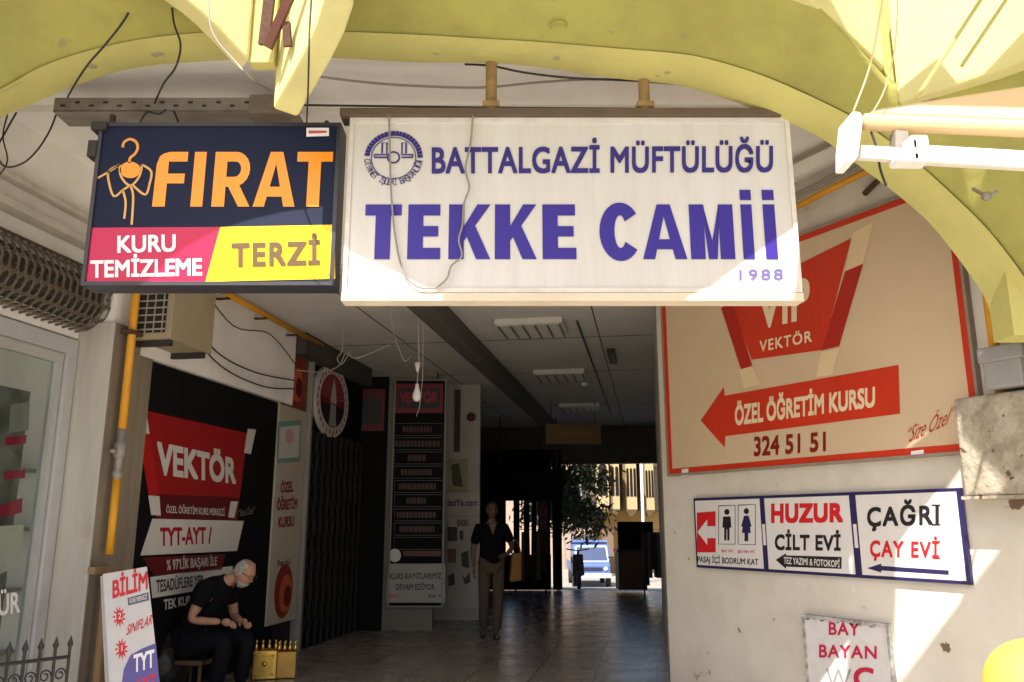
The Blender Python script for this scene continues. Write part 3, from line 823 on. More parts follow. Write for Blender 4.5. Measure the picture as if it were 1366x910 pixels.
# concrete block at the wall's near end
rt = thing('concrete_block', 'grey weathered concrete block projecting from the wall beside the billboard', 'wall block', WC + WU * 3.3 + UP * 1.62)
Pb = wall_panel(rt, .20)
u0 = Pb.px(1279, 600).x; z1, z0 = Pb.px(1280, 531).y, Pb.px(1283, 662).y
Pb.plate('block', u0, z0, u0 + 1.1, z1, .24, CONC, bevel=.015)
Pb.plate('ledge', u0 - .02, z0 - .02, u0 + 1.1, z0 - .001, .26, CONC)
# pipes above the block
def wall_pt(x, y, off): return at_plane(x, y, WC + WN * off, WN)
mb = MB(); p = wall_pt(1334, 520, .1); mb.tube([(p.x, p.y, p.z - .1), (p.x, p.y, p.z + 1.2)], .03, 10)
o = mb.build('gas_riser', GASY, smooth=True, origin=(p.x, p.y, p.z)); tag(o, 'short yellow gas riser standing above the concrete block', 'pipe')
p = wall_pt(1350, 500, .16)
o = MB().box((p.x, p.y, p.z), (.22, .2, .16), WU, WN, UP).box((p.x, p.y, p.z + .12), (.26, .22, .09), WU, WN, UP).build('meter_box', M('grey plastic', (.3, .29, .28, 1), .6, dirt=.5), origin=(p.x, p.y, p.z - .08), bevel=.01)
tag(o, 'small grey meter box above the concrete block under the arch foot', 'meter box')
# yellow pipe and cables along the top of the splayed wall
def wl(x, y, off=.07): return wall_pt(x, y, off)
o = MB().tube([wl(1050, 283), wl(1100, 256), wl(1190, 212)], .025, 8).build('ceiling_gas_pipe', GASY, smooth=True, origin=wl(1100, 260)); tag(o, 'thin yellow gas pipe along the top of the splayed wall', 'pipe')
o = MB().tube([wl(1040, 276, .1), wl(1110, 240, .1), wl(1190, 200, .1)], .014, 6).tube([wl(1040, 270, .1), wl(1120, 228, .1), wl(1190, 192, .1)], .010, 6).build('cable_pair', WIREG, origin=wl(1100, 245)); tag(o, 'pair of grey cables above the yellow pipe on the splayed wall', 'cable')
p = wl(1162, 250, .03)
o = MB().box(p, (.14, .03, .03), (WU + UP * .5).normalized(), WN, (UP - WU * .5).normalized()).build('rusty_clip', RUST, origin=p); tag(o, 'small rusty clip fixed on the wall above the billboard', 'bracket')

# yellow domed bin bottom right
p = atY(1385, 930, 3.9)
rt = thing('litter_bin', 'yellow litter bin with domed lid at the foot of the splayed wall', 'bin', (p.x, 3.9, 0))
MB().lathe((p.x, 3.9, 0), [(.16, 0), (.19, .06), (.20, .70)], 24).build('bin_body', M('bin grey', (.2, .2, .2, 1), .5), rt, smooth=True)
MB().lathe((p.x, 3.9, .70), [(.215, 0)] + [(.215 * math.cos(R(q)), .04 + .21 * math.sin(R(q))) for q in range(0, 91, 9)], 28).build('domed_lid', YELP, rt, smooth=True)

# ================================================================== AWNING
ya = 3.0
rt = thing('folding_awning', 'folded cream awning on a white roller arm below the vault', 'awning', atY(1150, 210, ya))
pa, pb = atY(1153, 163, ya), atY(1366, 172, ya); d = (pb - pa)
MB().tube([pa, pa + d * 2.2], .034, 18).build('roller', CREAM, rt, smooth=True)
fa = atY(1160, 152, ya + .02); fb = fa + d * 2.2
ba_, bb_ = atY(1172, 147, 3.3), atY(1366, 117, 3.3)
bb2 = ba_ + (bb_ - ba_) * 2.2
mb = MB().add([fa, fb, bb2, ba_], [(0, 1, 2, 3)])
o = mb.build('canvas', CREAM, rt); so = o.modifiers.new('t', 'SOLIDIFY'); so.thickness = .006
q0, q1 = atY(1146, 204, ya - .05), atY(1225, 209, ya - .05); q2 = atY(1366, 216, ya - .05)
bar(MB(), q0, q1, .05, .05).build('front_arm', AWNW, rt, bevel=.005)
bar(MB(), atY(1226, 207, ya - .06), q2 + (q2 - q1) * 1.2, .068, .06).build('front_bar', AWNW, rt, bevel=.008)
mb = MB()
for x, y, sx, sz in ((1222, 203, .07, .11), (1206, 214, .09, .04), (1214, 198, .03, .05)): mb.box(atY(x, y, ya - .07), (sx, .08, sz))
mb.build('arm_joint', AWNW, rt, bevel=.01)
mb = MB()
e = [atY(x, y, ya - .09) for x, y in ((1134, 152), (1139, 148), (1148, 149), (1152, 156), (1146, 206), (1141, 215), (1130, 215), (1130, 190))]
mb.prism(e, (0, .12, 0)); mb.build('end_plate', M('end plate white', (.8, .8, .79, 1), .35, dirt=.1), rt, bevel=.006)
bar(MB(), atY(1199, 178, ya), atY(1199, 204, ya), .05, .05).build('hanger', STEEL, rt)
MB().tube([atY(1222, 132, 3.5), atY(1318, -15, 3.5)], .010, 6).build('stay_rod', LIMELT, rt)
MB().tube([atY(1283, 88, 3.55), atY(1352, -15, 3.55)], .010, 6).build('stay_rod', LIMELT, rt)
rt2 = thing('ceiling_hook', 'small steel hook fixture on the lime vault beside the awning', 'hook', atY(1316, 262, 3.9))
p = Vector((atY(1316, 262, 4.0)))
MB().ball(p, .025).tube([p, p + Vector((.05, -.02, .02))], .008, 6).build('hook_eye', STEEL, rt2, smooth=True)
MB().tube([p, p + Vector((0.02, .14, .10))], .010, 6).build('shank', STEEL, rt2)
p = Vector((atY(745, 30, 4.15))); p.z = zv(p.x, 4.15) - .004
o = MB().tube([p + Vector((.045 * math.cos(R(k)), .045 * math.sin(R(k)), 0)) for k in range(0, 361, 20)], .006, 6).build('ceiling_ring', LIME, origin=p); tag(o, 'lime painted ring rose set in the vault above the white sign', 'ring')

# ================================================================== LEFT SHOP
OS = -4.46
sh = thing('glazed_shop', 'aluminium framed glass shop front beside the grey pilaster', 'shop front', PP(OS, 6, 0))
PS = Panel(sh, PP(OS, 0, 0), PD, UP)          # faces the passage
uj0, uj1 = PS.px(62, 600).x, PS.px(84, 600).x
zt = PS.px(40, 436).y
def sbox(mb, u0, u1, z0, z1, th, n=0.0): return mb.box(PS.P0 + PD * (u0 + u1) / 2 + UP * (z0 + z1) / 2 + PS.N * (n - th / 2), (u1 - u0, z1 - z0, th), PD, UP, PS.N)
sbox(MB(), uj1 - .10, uj1, 0, zt, .10, .03).build('jamb', ALU, sh)
sbox(MB(), 2.6, uj1 - .10, zt - .12, zt, .10, .03).build('head_rail', ALU, sh)
mb = MB(); sbox(mb, uj1 - .17, uj1 - .11, 0, zt - .125, .06, .0); sbox(mb, 2.6, uj1 - .17, zt - .20, zt - .125, .06, 0); mb.build('door_frame', M('door aluminium', (.5, .5, .48, 1), .4, metal=.3, dirt=.3), sh)
sbox(MB(), 2.6, uj1 - .17, 0, zt - .20, .008, -.03).build('pane', GLASS, sh)
P2 = Panel(sh, PP(OS - .025, 0, 0), PD, UP)
P2.text('ÜR', (-3, 822), (26, 817), 28, PTW, layer=2, bold=.02)
# room behind the glass
rt = thing('shop_interior', 'dim shop room behind the glass with pale shelves', 'room', PP(OS - 1.5, 5.5, 0))
mb = MB()
pbox(mb, OS - 2.4, 2.0, 0, OS - 2.3, 6.4, 3.0); pbox(mb, OS - 2.3, 5.92, 0, OS - .12, 6.2, 3.0); pbox(mb, OS - 2.3, 2.0, 2.95, OS - .12, 5.92, 3.05)
mb.build('room_wall', M('room wall', (.62, .60, .57, 1), .8, dirt=.3), rt)
pbox(MB(), OS - .26, 2.0, 0, OS - .23, 5.6, 2.45).build('brightening_board', M('backing grey', (.25, .24, .22, 1), .7, dirt=.9, dirt_col=(.06, .05, .05, 1), scale=4), rt)  # added board behind the glass, makes the black room look grey
for k in range(4): pbox(MB(), OS - 2.3, 5.5, .5 + k * .45, OS - .35, 5.91, .53 + k * .45).build('shelf', M('shelf', (.5, .47, .45, 1), .5), rt)
for k, (zz, col_) in enumerate(((.56, 'a'), (1.01, 'b'), (1.46, 'c'), (1.91, 'a'), (.7, 'b'))):
    pass
PINK = V('shelf pink', 150, 26, 56); PAP = V('pale paper', 190, 186, 176)
Pg = Panel(sh, PP(OS - .045, 0, 0), PD, UP, step=-.002)
def poster(name, label, pts, m, extra=()):
    o = Panel(None, PP(OS - .075, 0, 0), PD, UP).poly(name, pts, m, 0, parent=None)
    return tag(o, label, 'poster', None)
poster('window_poster', 'pale notice sheet inside the shop glass above the white letters', [(-4, 702), (32, 700), (28, 752), (-4, 768)], PAP)
poster('pink_label', 'pink strip label inside the shop glass, upper of two', [(8, 583), (36, 580), (34, 592), (6, 595)], PINK)
poster('pink_label', 'pink strip label inside the shop glass, lower of two', [(6, 629), (34, 626), (33, 638), (4, 640)], PINK)
poster('window_poster', 'grey picture card inside the shop glass with a pale curl', [(14, 540), (40, 536), (38, 574), (12, 578)], V('card grey', 130, 132, 128))
poster('pink_label', 'large pink patch low inside the shop glass', [(-4, 676), (30, 664), (29, 684), (-4, 692)], PINK)
# wall above the shop with ledges
rt = thing('shop_fascia', 'white plastered fascia with dusty ledges above the shop front', 'wall', PP(OS, 6, 3))
pbox(MB(), OS - .5, 2.0, zt + .02, OS + .01, 6.15, ZA + .2).build('wall_face', WHITEW, rt)
mb = MB()
zl1, zl2 = PS.px(60, 262).y, PS.px(60, 300).y
pbox(mb, OS + .01, 2.0, zl1 - .05, OS + .10, 5.74, zl1)
pbox(mb, OS + .01, 2.0, zl2 - .06, OS + .15, 5.74, zl2)
mb.build('ledge', M('dusty ledge', (.55, .51, .44, 1), .9, dirt=.6, scale=5), rt, bevel=.01)
# rolled decorative shutter
rt = thing('shutter_roll', 'dusty rolled shutter of wrought iron scrolls above the shop', 'shutter', PP(OS + .15, 6, 3))
rr = .27; zc = PS.px(40, 385).y + .06
mb = MB(); d0, d1 = 3.9, uj1 + .12
nu, nv = 26, 9
for i in range(nu):
    for j in range(nv):
        dd = d0 + (d1 - d0) * (i + (.5 if j % 2 else 0)) / nu
        pts = []
        for k in range(9):
            q = k / 8 * 2 * math.pi
            an = R(-120 + 235 * (j + .5) / nv) + .24 * math.sin(q)
            pts.append(PP(OS - .02 + rr * math.cos(an), dd + .042 * math.cos(q), zc + rr * math.sin(an)))
        mb.tube(pts, .0085, 4, cap=False)
        an = R(-120 + 235 * (j + .5) / nv)
        mb.tube([PP(OS - .02 + (rr - .03) * math.cos(an), dd - .03, zc + (rr - .03) * math.sin(an)), PP(OS - .02 + (rr - .03) * math.cos(an + .2), dd + .03, zc + (rr - .03) * math.sin(an + .2))], .007, 4)
mb.build('scroll_lattice', GRILLE, rt)
mb = MB(); mb.tube([PP(OS - .02, d0, zc), PP(OS - .02, d1 - .01, zc)], rr - .075, 18); mb.build('roll_core', M('roll core', (.07, .055, .04, 1), .95, dirt=.5, scale=12), rt)
# pilaster
rt = thing('pilaster', 'grey clad pilaster between the shop front and the black course panel', 'pillar', PP(OL, 6.6, 0))
dcol0, dcol1 = 5.75, 6.28
zt2 = 3.02
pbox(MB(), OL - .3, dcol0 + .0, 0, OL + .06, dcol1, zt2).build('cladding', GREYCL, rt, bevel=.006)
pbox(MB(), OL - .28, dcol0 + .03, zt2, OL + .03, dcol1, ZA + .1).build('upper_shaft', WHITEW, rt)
pbox(MB(), OL + .061, dcol0 + .004, 0, OL + .068, dcol1, zt2 - .004).build('side_shade_plate', M('shaded grimy brown', (0.27, 0.225, 0.165, 1), .75, dirt=.7, dirt_col=(.12, .095, .07, 1), scale=2.2, streak=True), rt)  # streaky grime, and the shade of this side put into the darker brown
P3 = Panel(rt, PP(OL + .069, 0, 0), PD, UP)
P3.poly('switch_plate', [(112, 704), (121, 703), (121, 716), (112, 717)], PAP, 1)
# gas pipe
pg = PP(OL + .14, 5.86, 0)
gp = thing('gas_pipe', 'tall yellow gas pipe clamped to the grey pilaster', 'pipe', pg)
MB().tube([pg + UP * 2.16, pg + UP * 4.2], .032, 14).build('upper_pipe', GASY, gp, smooth=True)
MB().tube([pg + UP * 1.23, pg + UP * 1.80], .030, 14).build('lower_pipe', GASY, gp, smooth=True)
MB().tube([pg + UP * 1.78, pg + UP * 1.84, pg + UP * 1.86, pg + UP * 1.95, pg + UP * 1.97, pg + UP * 2.06, pg + UP * 2.08, pg + UP * 2.18], [.026, .045, .03, .032, .05, .05, .028, .034], 12).box(pg + UP * 2.0 - PD * .05, (.03, .12, .03), PR, PD, UP).build('valve', STEEL, gp, smooth=True)
MB().tube([pg, pg + UP * 1.1], .03, 10).box(pg + UP * 1.12 - PD * .06, (.06, .26, .05), PR, PD, UP).build('foot_pipe', M('ochre foot', (.32, .2, .1, 1), .7, dirt=.5), gp)
mb = MB(); mb.box(pg + UP * 2.95 - PR * .04, (.10, .09, .02), PR, PD, UP).box(pg + UP * 2.95, (.09, .16, .03), PR, PD, UP); mb.build('clamp', RUST, gp)
# iron railing
rt = thing('iron_railing', 'low black iron railing with spear tips before the shop', 'railing', atY(40, 1000, 5.3))
pa = atY(-60, 894, 4.9); pb = atY(92, 876, 5.55)
mb = MB().tube([pa, pb], .012, 6).tube([pa - UP * .22, pb - UP * .22], .012, 6); mb.build('rail', IRON, rt)
for k in range(8):
    p = pa.lerp(pb, k / 7)
    MB().tube([(p.x, p.y, 0), (p.x, p.y, p.z + .06)], .009, 6).tube([(p.x, p.y, p.z + .05), (p.x, p.y, p.z + .075), (p.x, p.y, p.z + .13)], [.006, .018, .001], 6).build('spear', IRON, rt)
mb = MB()
for k in range(7):
    p = pa.lerp(pb, (k + .5) / 7); t = (pb - pa).normalized()
    mb.tube([p - UP * .1 + t * (.04 * math.cos(R(q))) * (1 - q / 700) + UP * (.04 * math.sin(R(q))) * (1 - q / 700) for q in range(0, 500, 30)], .005, 5)
mb.build('scrollwork', IRON, rt)

# ================================================================== AC UNIT
ac = thing('ac_unit', 'beige air conditioner box hung on the white bulkhead', 'air conditioner', PP(OL + .25, 6.9, 2.85))
do0, do1, oo0, oo1 = 5.95, 6.60, OL + .085, OL + .42
za0, za1 = 2.92, 3.55
pbox(MB(), oo0, do0, za0, oo1, do1, za1).build('casing', ACM, ac, bevel=.008)
mb = MB(); pbox(mb, oo0 + .02, do0 - .006, za0 + .05, oo1 - .05, do0 + .002, za1 - .05); mb.build('intake', M('grille dark', (.02, .018, .015, 1), .8), ac)
mb = MB()
for k in range(9): pbox(mb, oo0 + .02, do0 - .012, za0 + .07 + k * .06, oo1 - .05, do0 - .004, za0 + .082 + k * .06)
for k in range(4): pbox(mb, oo0 + .03 + k * .075, do0 - .014, za0 + .05, oo0 + .037 + k * .075, do0 - .004, za1 - .05)
mb.build('grille', M('grille bars', (.36, .33, .27, 1), .6), ac)
for q in (do0 + .07, do1 - .07): pbox(MB(), oo0, q - .02, za0 - .05, oo1 - .03, q + .02, za0 - .001).build('wall_bracket', IRON, ac)

# ================================================================== BLACK COURSE PANEL (left wall)
vp = thing('course_signboard', 'black wall panel with red shield and white lettering behind the seated man', 'sign', PP(OL, 8, 0))
P = Panel(vp, PP(OL + .035, 0, 0), PD, UP)
P.plate('panel', 6.30, .05, 9.0, 2.81, .05, BLACK)
RV = V('panel red', 150, 18, 20); RVD = V('panel dark red', 92, 10, 14); GW = V('panel white', 205, 203, 198)
P.poly('red_shield', [(196, 548), (330, 578), (316, 694), (208, 690)], RV, 1)
P.poly('shield_wing', [(184, 577), (199, 579), (213, 662), (198, 661)], V('wing red', 170, 22, 22), 2)
P.poly('dark_band', [(209, 659), (320, 664), (316, 694), (211, 692)], RVD, 2)
for q in ([(178, 530), (192, 533), (199, 579), (185, 577)], [(330, 572), (341, 573), (334, 606), (325, 604)], [(197, 661), (212, 662), (214, 688), (201, 687)], [(307, 669), (317, 669), (312, 691), (304, 690)]): P.poly('shield_tip', q, GW, 3)
P.text('VEKTÖR', (209, 633), (314, 646), 44, GW, bold=.035, layer=3, cap2=34)
P.text('ÖZEL ÖĞRETİM KURS MERKEZİ', (221, 684), (299, 688), 9, GW, bold=.005, layer=3)
P.poly('white_bar', [(203, 692), (325, 695), (316, 735), (187, 741)], GW, 1)
P.text('TYT-AYT /', (213, 729), (282, 725), 25, V('bar red', 160, 20, 30), bold=.03, layer=2, cap2=22)
P.poly('red_bar', [(190, 744), (300, 739), (296, 760), (205, 768)], RVD, 1)
P.text('% 97’LİK BAŞARI İLE', (222, 761), (289, 754), 14, GW, bold=.01, layer=2, cap2=11)
P.poly('white_bar', [(200, 770), (310, 755), (312, 780), (203, 798)], GW, 1)
P.text('TESADÜFLERE YER', (208, 791), (271, 780), 17, BLK, bold=.02, layer=2, cap2=13)
P.text('TEK KURS', (218, 814), (258, 805), 14, GW, bold=.025, layer=2, cap2=11)
P.text('KAT', (229, 861), (251, 857), 20, GW, bold=.01, layer=2, slant=3)
P.poly('small_notice', [(174, 651), (182, 650), (182, 664), (173, 664)], PAP, 3)
P.text('“Size Özel”', (318, 689), (340, 685), 9, V('grey script', 120, 118, 110), bold=-.004, layer=2, shear=.3)

# ================================================================== BANNER STRIP
bn = thing('course_banner', 'tall narrow banner with red swirls between the black panel and the gate', 'banner', PP(OL, 9.9, .3))
P = Panel(bn, PP(OL + .06, 0, 0), PD, UP)
u0, u1 = P.px(367, 650).x, P.px(404, 650).x
zb, zt_ = P.px(370, 832).y, P.px(385, 462).y
P.plate('sheet', u0, zb, u1, zt_, .06, M('banner cream', (.46, .41, .33, 1), .5, dirt=.2))
P.poly('swirl_ground', [(u0 + .02, zt_ - .7), (u1 - .02, zt_ - .7), (u1 - .02, zt_ - .02), (u0 + .02, zt_ - .02)], V('swirl brown', 120, 66, 40), 1, uv=True)
def swirl(zc_, col_):
    ucx = (u0 + u1) / 2
    for k, rr_ in enumerate((.27, .19, .11)):
        P.poly('swirl', [(ucx + .05 * k + rr_ * math.cos(R(q)) * .9, zc_ - .03 * k + rr_ * 1.1 * math.sin(R(q))) for q in range(0, 360, 20)], (V('swirl red', 130, 34, 26), V('swirl orange', 190, 90, 50), V('swirl deep', 96, 18, 20))[k], 2 + k, uv=True)
swirl(zt_ - .38, 0); swirl(zb + .34, 0)
P.poly('logo_patch', [(371, 563), (402, 560), (400, 616), (369, 618)], V('mint', 110, 150, 140), 1)
P.poly('logo_patch', [(373, 570), (400, 567), (398, 610), (371, 612)], V('patch white', 196, 196, 192), 2)
P.poly('logo_mark', arc(386, 582, 6, 10, 0, 360, 14)[:-1], V('patch pink', 200, 150, 170), 3)
P.text('ÖZEL', (374, 658), (391, 656), 14, MAR, bold=.03)
P.text('ÖĞRETİM', (369, 681), (396, 679), 14, MAR, bold=.03)
P.text('KURSU', (371, 704), (392, 702), 14, MAR, bold=.03)
P.text('Kat: 4-5', (370, 755), (387, 754), 8, BLK, bold=.02)

# ================================================================== LATTICE GATE + SIGNS ON IT
gt = thing('folding_gate', 'dark folding lattice gate closing the entrance past the banner', 'gate', PP(OL, 11, 0))
P = Panel(gt, PP(OL + .05, 0, 0), PD, UP)
u0, u1 = P.px(406, 650).x, 11.55
P.plate('back_panel', u0, 0, u1, 2.62, .04, BLACK)
mb = MB()
for k in range(10):
    u = u0 + .06 + k * (u1 - u0 - .1) / 9
    mb.box(P.w((u, 1.3), 0) + P.N * .03, (.03, 2.6, .03), P.U, P.V, P.N)
    for j in range(6):
        if k < 9:
            w_ = (u1 - u0 - .1) / 9
            a_, b_ = P.w((u, .2 + j * .4), 0) + P.N * .045, P.w((u + w_, .6 + j * .4), 0) + P.N * .045
            mb.tube([a_, b_], .007, 5); mb.tube([P.w((u, .6 + j * .4), 0) + P.N * .055, P.w((u + w_, .2 + j * .4), 0) + P.N * .055], .007, 5)
mb.build('lattice', M('gate steel', (.05, .05, .05, 1), .5, metal=.5), gt)
P.plate('header', u0, 2.66, u1, 3.62, .06, BLACK)
P.plate('side_post', u0 - .03, 0, u0 + .02, 3.5, .12, M('post grey', (.3, .29, .27, 1), .6), back=-.05)
em = thing('round_emblem', 'round white and red emblem above the lattice gate', 'emblem', PP(OL, 11.3, 2.5))
P = Panel(em, PP(OL + .10, 0, 0), PD, UP)
cu = P.px(444, 535); ru, rv = .58, (P.px(444, 486).y - P.px(444, 583).y) / 2
def disc(k, n=36, cu=cu): return [(cu.x + ru * k * math.cos(2 * math.pi * i / n), cu.y + rv * k * math.sin(2 * math.pi * i / n)) for i in range(n)]
MB().prism([P.w(q, 0) for q in disc(1)], P.N * -.05).build('disc', GW, em)
P.poly('red_field', disc(.74), V('emblem red', 120, 16, 34), 1, uv=True)
for k in range(14):
    q0, q1 = R(8 + k * 12.2), R(8 + k * 12.2 + 5)
    P.poly('ray', [cu, (cu.x + ru * .7 * math.cos(q0), cu.y + rv * .7 * math.sin(q0)), (cu.x + ru * .7 * math.cos(q1), cu.y + rv * .7 * math.sin(q1))], V('ray pink', 170, 90, 96), 2, uv=True)
P.poly('dark_foot', [(cu.x + ru * .74 * math.cos(R(q)), cu.y + rv * .74 * math.sin(R(q))) for q in range(190, 351, 10)], BLK, 3, uv=True)
P.poly('plinth', [(cu.x - .12, cu.y - rv * .7), (cu.x + .14, cu.y - rv * .7), (cu.x + .10, cu.y - .05), (cu.x - .08, cu.y - .05)], V('plinth grey', 150, 150, 150), 4, uv=True)
P.poly('flame', [(cu.x - .1, cu.y - .03), (cu.x + .12, cu.y - .03), (cu.x + .08, cu.y + .16), (cu.x, cu.y + .3), (cu.x - .07, cu.y + .12)], V('flame grey', 190, 180, 180), 4, uv=True)
rn = glyphs('X')
for k in range(26):
    mb = MB(); mb.flat = True
    q = 2 * math.pi * k / 26
    c = Vector((cu.x + ru * .87 * math.cos(q), cu.y + rv * .87 * math.sin(q)))
    mb.add([P.w((c.x + a_ * .03, c.y + b_ * .035), 1) for a_, b_ in ((-1, -1), (1, -1), (.5, 1), (-.5, 1))], [(0, 1, 2, 3)])
    mb.build('rim_mark', V('rim red', 150, 90, 96), em)
rs = thing('red_plate', 'dim dark red plate beside the round emblem above the gate', 'sign', atY(492, 575, 12.1))
P = Panel(rs, atY(492, 575, 12.08), (1, 0, 0), (0, 0, 1))
o = P.plate('plate', -.22, 0, .22, .62, .04, V('dim red', 90, 10, 24))
P.poly('plate_field', [(-.17, .1), (.17, .1), (.17, .5), (-.17, .5)], BLK, 1, uv=True)
# cross wall dark facing
o = MB().box2((atY(470, 600, 12.1).x, 12.12, 0), (atY(516, 600, 12.1).x, 12.148, 3.6)).build('dark_door', BLACK, origin=(-2, 12.1, 0)); tag(o, 'black door leaf between the lattice gate and the directory board', 'door')

# ================================================================== DIRECTORY BOARD
db = thing('directory_board', 'tall black directory board with red header and rows of name plates', 'sign', atY(556, 810, 12.05))
P = Panel(db, atY(556, 810, 12.05), (1, 0, 0), (0, 0, 1))
a, b = P.px(519, 808), P.px(594, 508)
P.plate('board', a.x, a.y, b.x, b.y, .06, BLACK)
P.frame('frame', a.x - .02, a.y - .02, b.x + .02, b.y + .02, .02, .08, M('frame pale', (.24, .23, .21, 1), .5), proud=.02)
P.poly('header', [(525, 512), (591, 512), (591, 551), (525, 551)], V('header red', 112, 8, 34), 1)
P.poly('header_field', [(530, 518), (587, 518), (587, 545), (530, 545)], BLK, 2)
P.text('VEKTÖR', (533, 537), (584, 537), 14, V('header text', 140, 14, 44), bold=.04, layer=3)
for k in range(9):
    y = 565 + k * 19
    P.strokes('row_line', [[(526, y), (590, y), (590, y + 16), (526, y + 16), (526, y)]], .008, V('row grey', 74, 74, 74), 1)
    if k < 8:
        w_ = (40, 60, 26, 44, 50, 30, 56, 48)[k]
        mb = MB(); mb.flat = True; x_ = 557 - w_ / 2
        while x_ < 557 + w_ / 2 - 3:
            w2 = random.uniform(2, 5)
            mb.add([P.w(P.px(*q_), 2) for q_ in ((x_, y + 12), (x_ + w2, y + 12), (x_ + w2, y + 4), (x_, y + 4))], [(0, 1, 2, 3)])
            x_ += w2 + 1.1
        mb.build('row_print', V('row dim red', 58, 9, 13), db)
P.poly('notice', [(518, 752), (594, 752), (594, 804), (515, 804)], M('notice paper', (.36, .35, .32, 1), .6, dirt=.2), 1)
P.text('KURS KAYITLARIMIZ', (520, 773), (589, 772), 8, BLK, bold=.02, layer=2)
P.text('DEVAM EDİYOR', (528, 787), (580, 787), 8, BLK, bold=.02, layer=2)
P.text('Blok 2', (518, 797), (535, 797), 5, RDT, bold=.01, layer=2); P.text('Kat: 4', (572, 797), (588, 797), 5, BLK, bold=.02, layer=2)
P.poly('round_logo', arc(527, 741, 8, 9, 0, 360, 16)[:-1], GW, 3)
P.poly('row_print', [(538, 742), (588, 742), (588, 735), (538, 735)], V('row red', 84, 12, 18), 2)
# poster pillar posters
def pp(name, label, Y, pts, m, texts=(), blobs=()):
    xs = [p_[0] for p_ in pts]; ys = [p_[1] for p_ in pts]
    base = atY(sum(xs) / len(xs), max(ys), Y)
    r_ = thing(name, label, 'poster', base)
    P = Panel(r_, base, (1, 0, 0), (0, 0, 1))
    a_, b_ = P.px(min(xs), max(ys)), P.px(max(xs), min(ys))
    P.plate('sheet', a_.x, a_.y, b_.x, b_.y, .012, m)
    for t_ in texts: P.text(t_[0], t_[1], t_[2], t_[3], t_[4] if len(t_) > 4 else BLK, bold=.03)
    for bl_, c_ in blobs: P.poly('picture', bl_, c_, 1)
PO = M('poster paper', (.52, .50, .47, 1), .6, dirt=.3, scale=7)
PO2 = M('yellowed poster', (.36, .34, .22, 1), .6, dirt=.7, scale=14)
pp('print_poster', 'yellowed scribbled poster at the top of the poster pillar', 13.38, [(598, 612), (624, 656)], PO2, blobs=[([(602, 620), (612, 618), (618, 650), (604, 648)], V('scribble', 60, 58, 40))])
pp('print_poster', 'white web address poster on the poster pillar', 13.37, [(595, 658), (640, 688)], PO, [('izciYa.com', (597, 675), (637, 675), 9)])
pp('print_poster', 'white photocopy price poster with dark pictures at the base of the poster pillar', 13.36, [(596, 690), (640, 812)], PO, [('BASKI', (610, 702), (625, 702), 9)], [([(597, 703), (610, 703), (610, 722), (597, 722)], BLK), ([(613, 708), (618, 708), (618, 720), (613, 720)], BLK), ([(597, 732), (609, 732), (608, 752), (597, 750)], V('print brown', 110, 80, 56)), ([(615, 738), (625, 734), (626, 758), (616, 756)], BLK), ([(598, 768), (606, 764), (607, 780), (598, 782)], BLK), ([(615, 764), (620, 772), (626, 764), (628, 776), (620, 780)], BLK)])
o = MB().box2((atY(607, 560, 13.38).x, 13.3, 2.6), (atY(614, 560, 13.38).x, 13.39, 3.6)).build('conduit', M('conduit brown', (.06, .045, .04, 1), .7), origin=(-.8, 13.35, 2.6)); tag(o, 'brown conduit above the posters on the pale pillar', 'conduit')
p = atY(629, 557, 13.3)
o = MB().lathe(p, [(.05, 0), (.07, .03), (.02, .08)], 14, (0, -1, 0)).build('alarm_bell', M('bell red', (.12, .03, .03, 1), .5), origin=p, smooth=True); tag(o, 'dark red alarm bell on the pale pillar', 'alarm bell')

# ================================================================== CEILING FITTINGS
o_l = -1.36
def light(d, label):
    c = PP(-1.28, d, ZC)
    t = thing('ceiling_light', label, 'ceiling light', c, 'louvred lights along the passage ceiling')
    pbox(MB(), -1.66, d - .35, ZC - .07, -0.90, d + .35, ZC - .002).build('housing', M('lamp housing', (.62, .6, .55, 1), .5, dirt=.3), t, bevel=.005)
    pbox(MB(), -1.63, d - .32, ZC - .078, -0.93, d + .32, ZC - .0705).build('diffuser', LAMPW, t)
    mb = MB()
    for k in range(6): pbox(mb, -1.625 + k * .137, d - .32, ZC - .10, -1.61 + k * .137, d + .32, ZC - .0785)
    mb.build('louvre', M('louvre grey', (.16, .15, .13, 1), .5), t)
    return t
L1 = light(9.15, 'louvred ceiling light nearest the passage mouth')
dup(L1, PD * 3.15, 'louvred ceiling light second from the passage mouth')
dup(L1, PD * 6.7, 'louvred ceiling light deepest in the passage')
c = PP(-.62, 9.9, ZC)
rt = thing('ceiling_conduit', 'thin dark conduit along the passage ceiling beside the lights', 'conduit', c)
MB().tube([PP(-.75, 9.0, ZC - .02), PP(-.75, 17, ZC - .02)], .012, 6).build('conduit_run', IRON, rt)
pbox(MB(), -.50, 10.6, ZC - .06, -.40, 11.4, ZC - .003).build('fixing_plate', IRON, rt)
c = PP(-1.0, 13.2, ZC)
o = MB().lathe(c, [(.06, -.002), (.07, -.03), (.04, -.07)], 16).build('smoke_detector', M('detector white', (.6, .6, .58, 1), .5), origin=c, smooth=True); tag(o, 'small white smoke detector on the passage ceiling', 'smoke detector')
yb_ = atY(765, 592, 15)
rt = thing('hanging_plate', 'yellow signboard hanging from the dark passage ceiling', 'sign', yb_)
P = Panel(rt, yb_, (1, 0, 0), (0, 0, 1))
P.plate('board', -.50, 0, .50, .36, .06, V('dull yellow', 104, 76, 24))
P.poly('faded_strip', [(-.36, .12), (.3, .12), (.3, .24), (-.36, .24)], V('faded brown', 120, 84, 34), 1, uv=True)
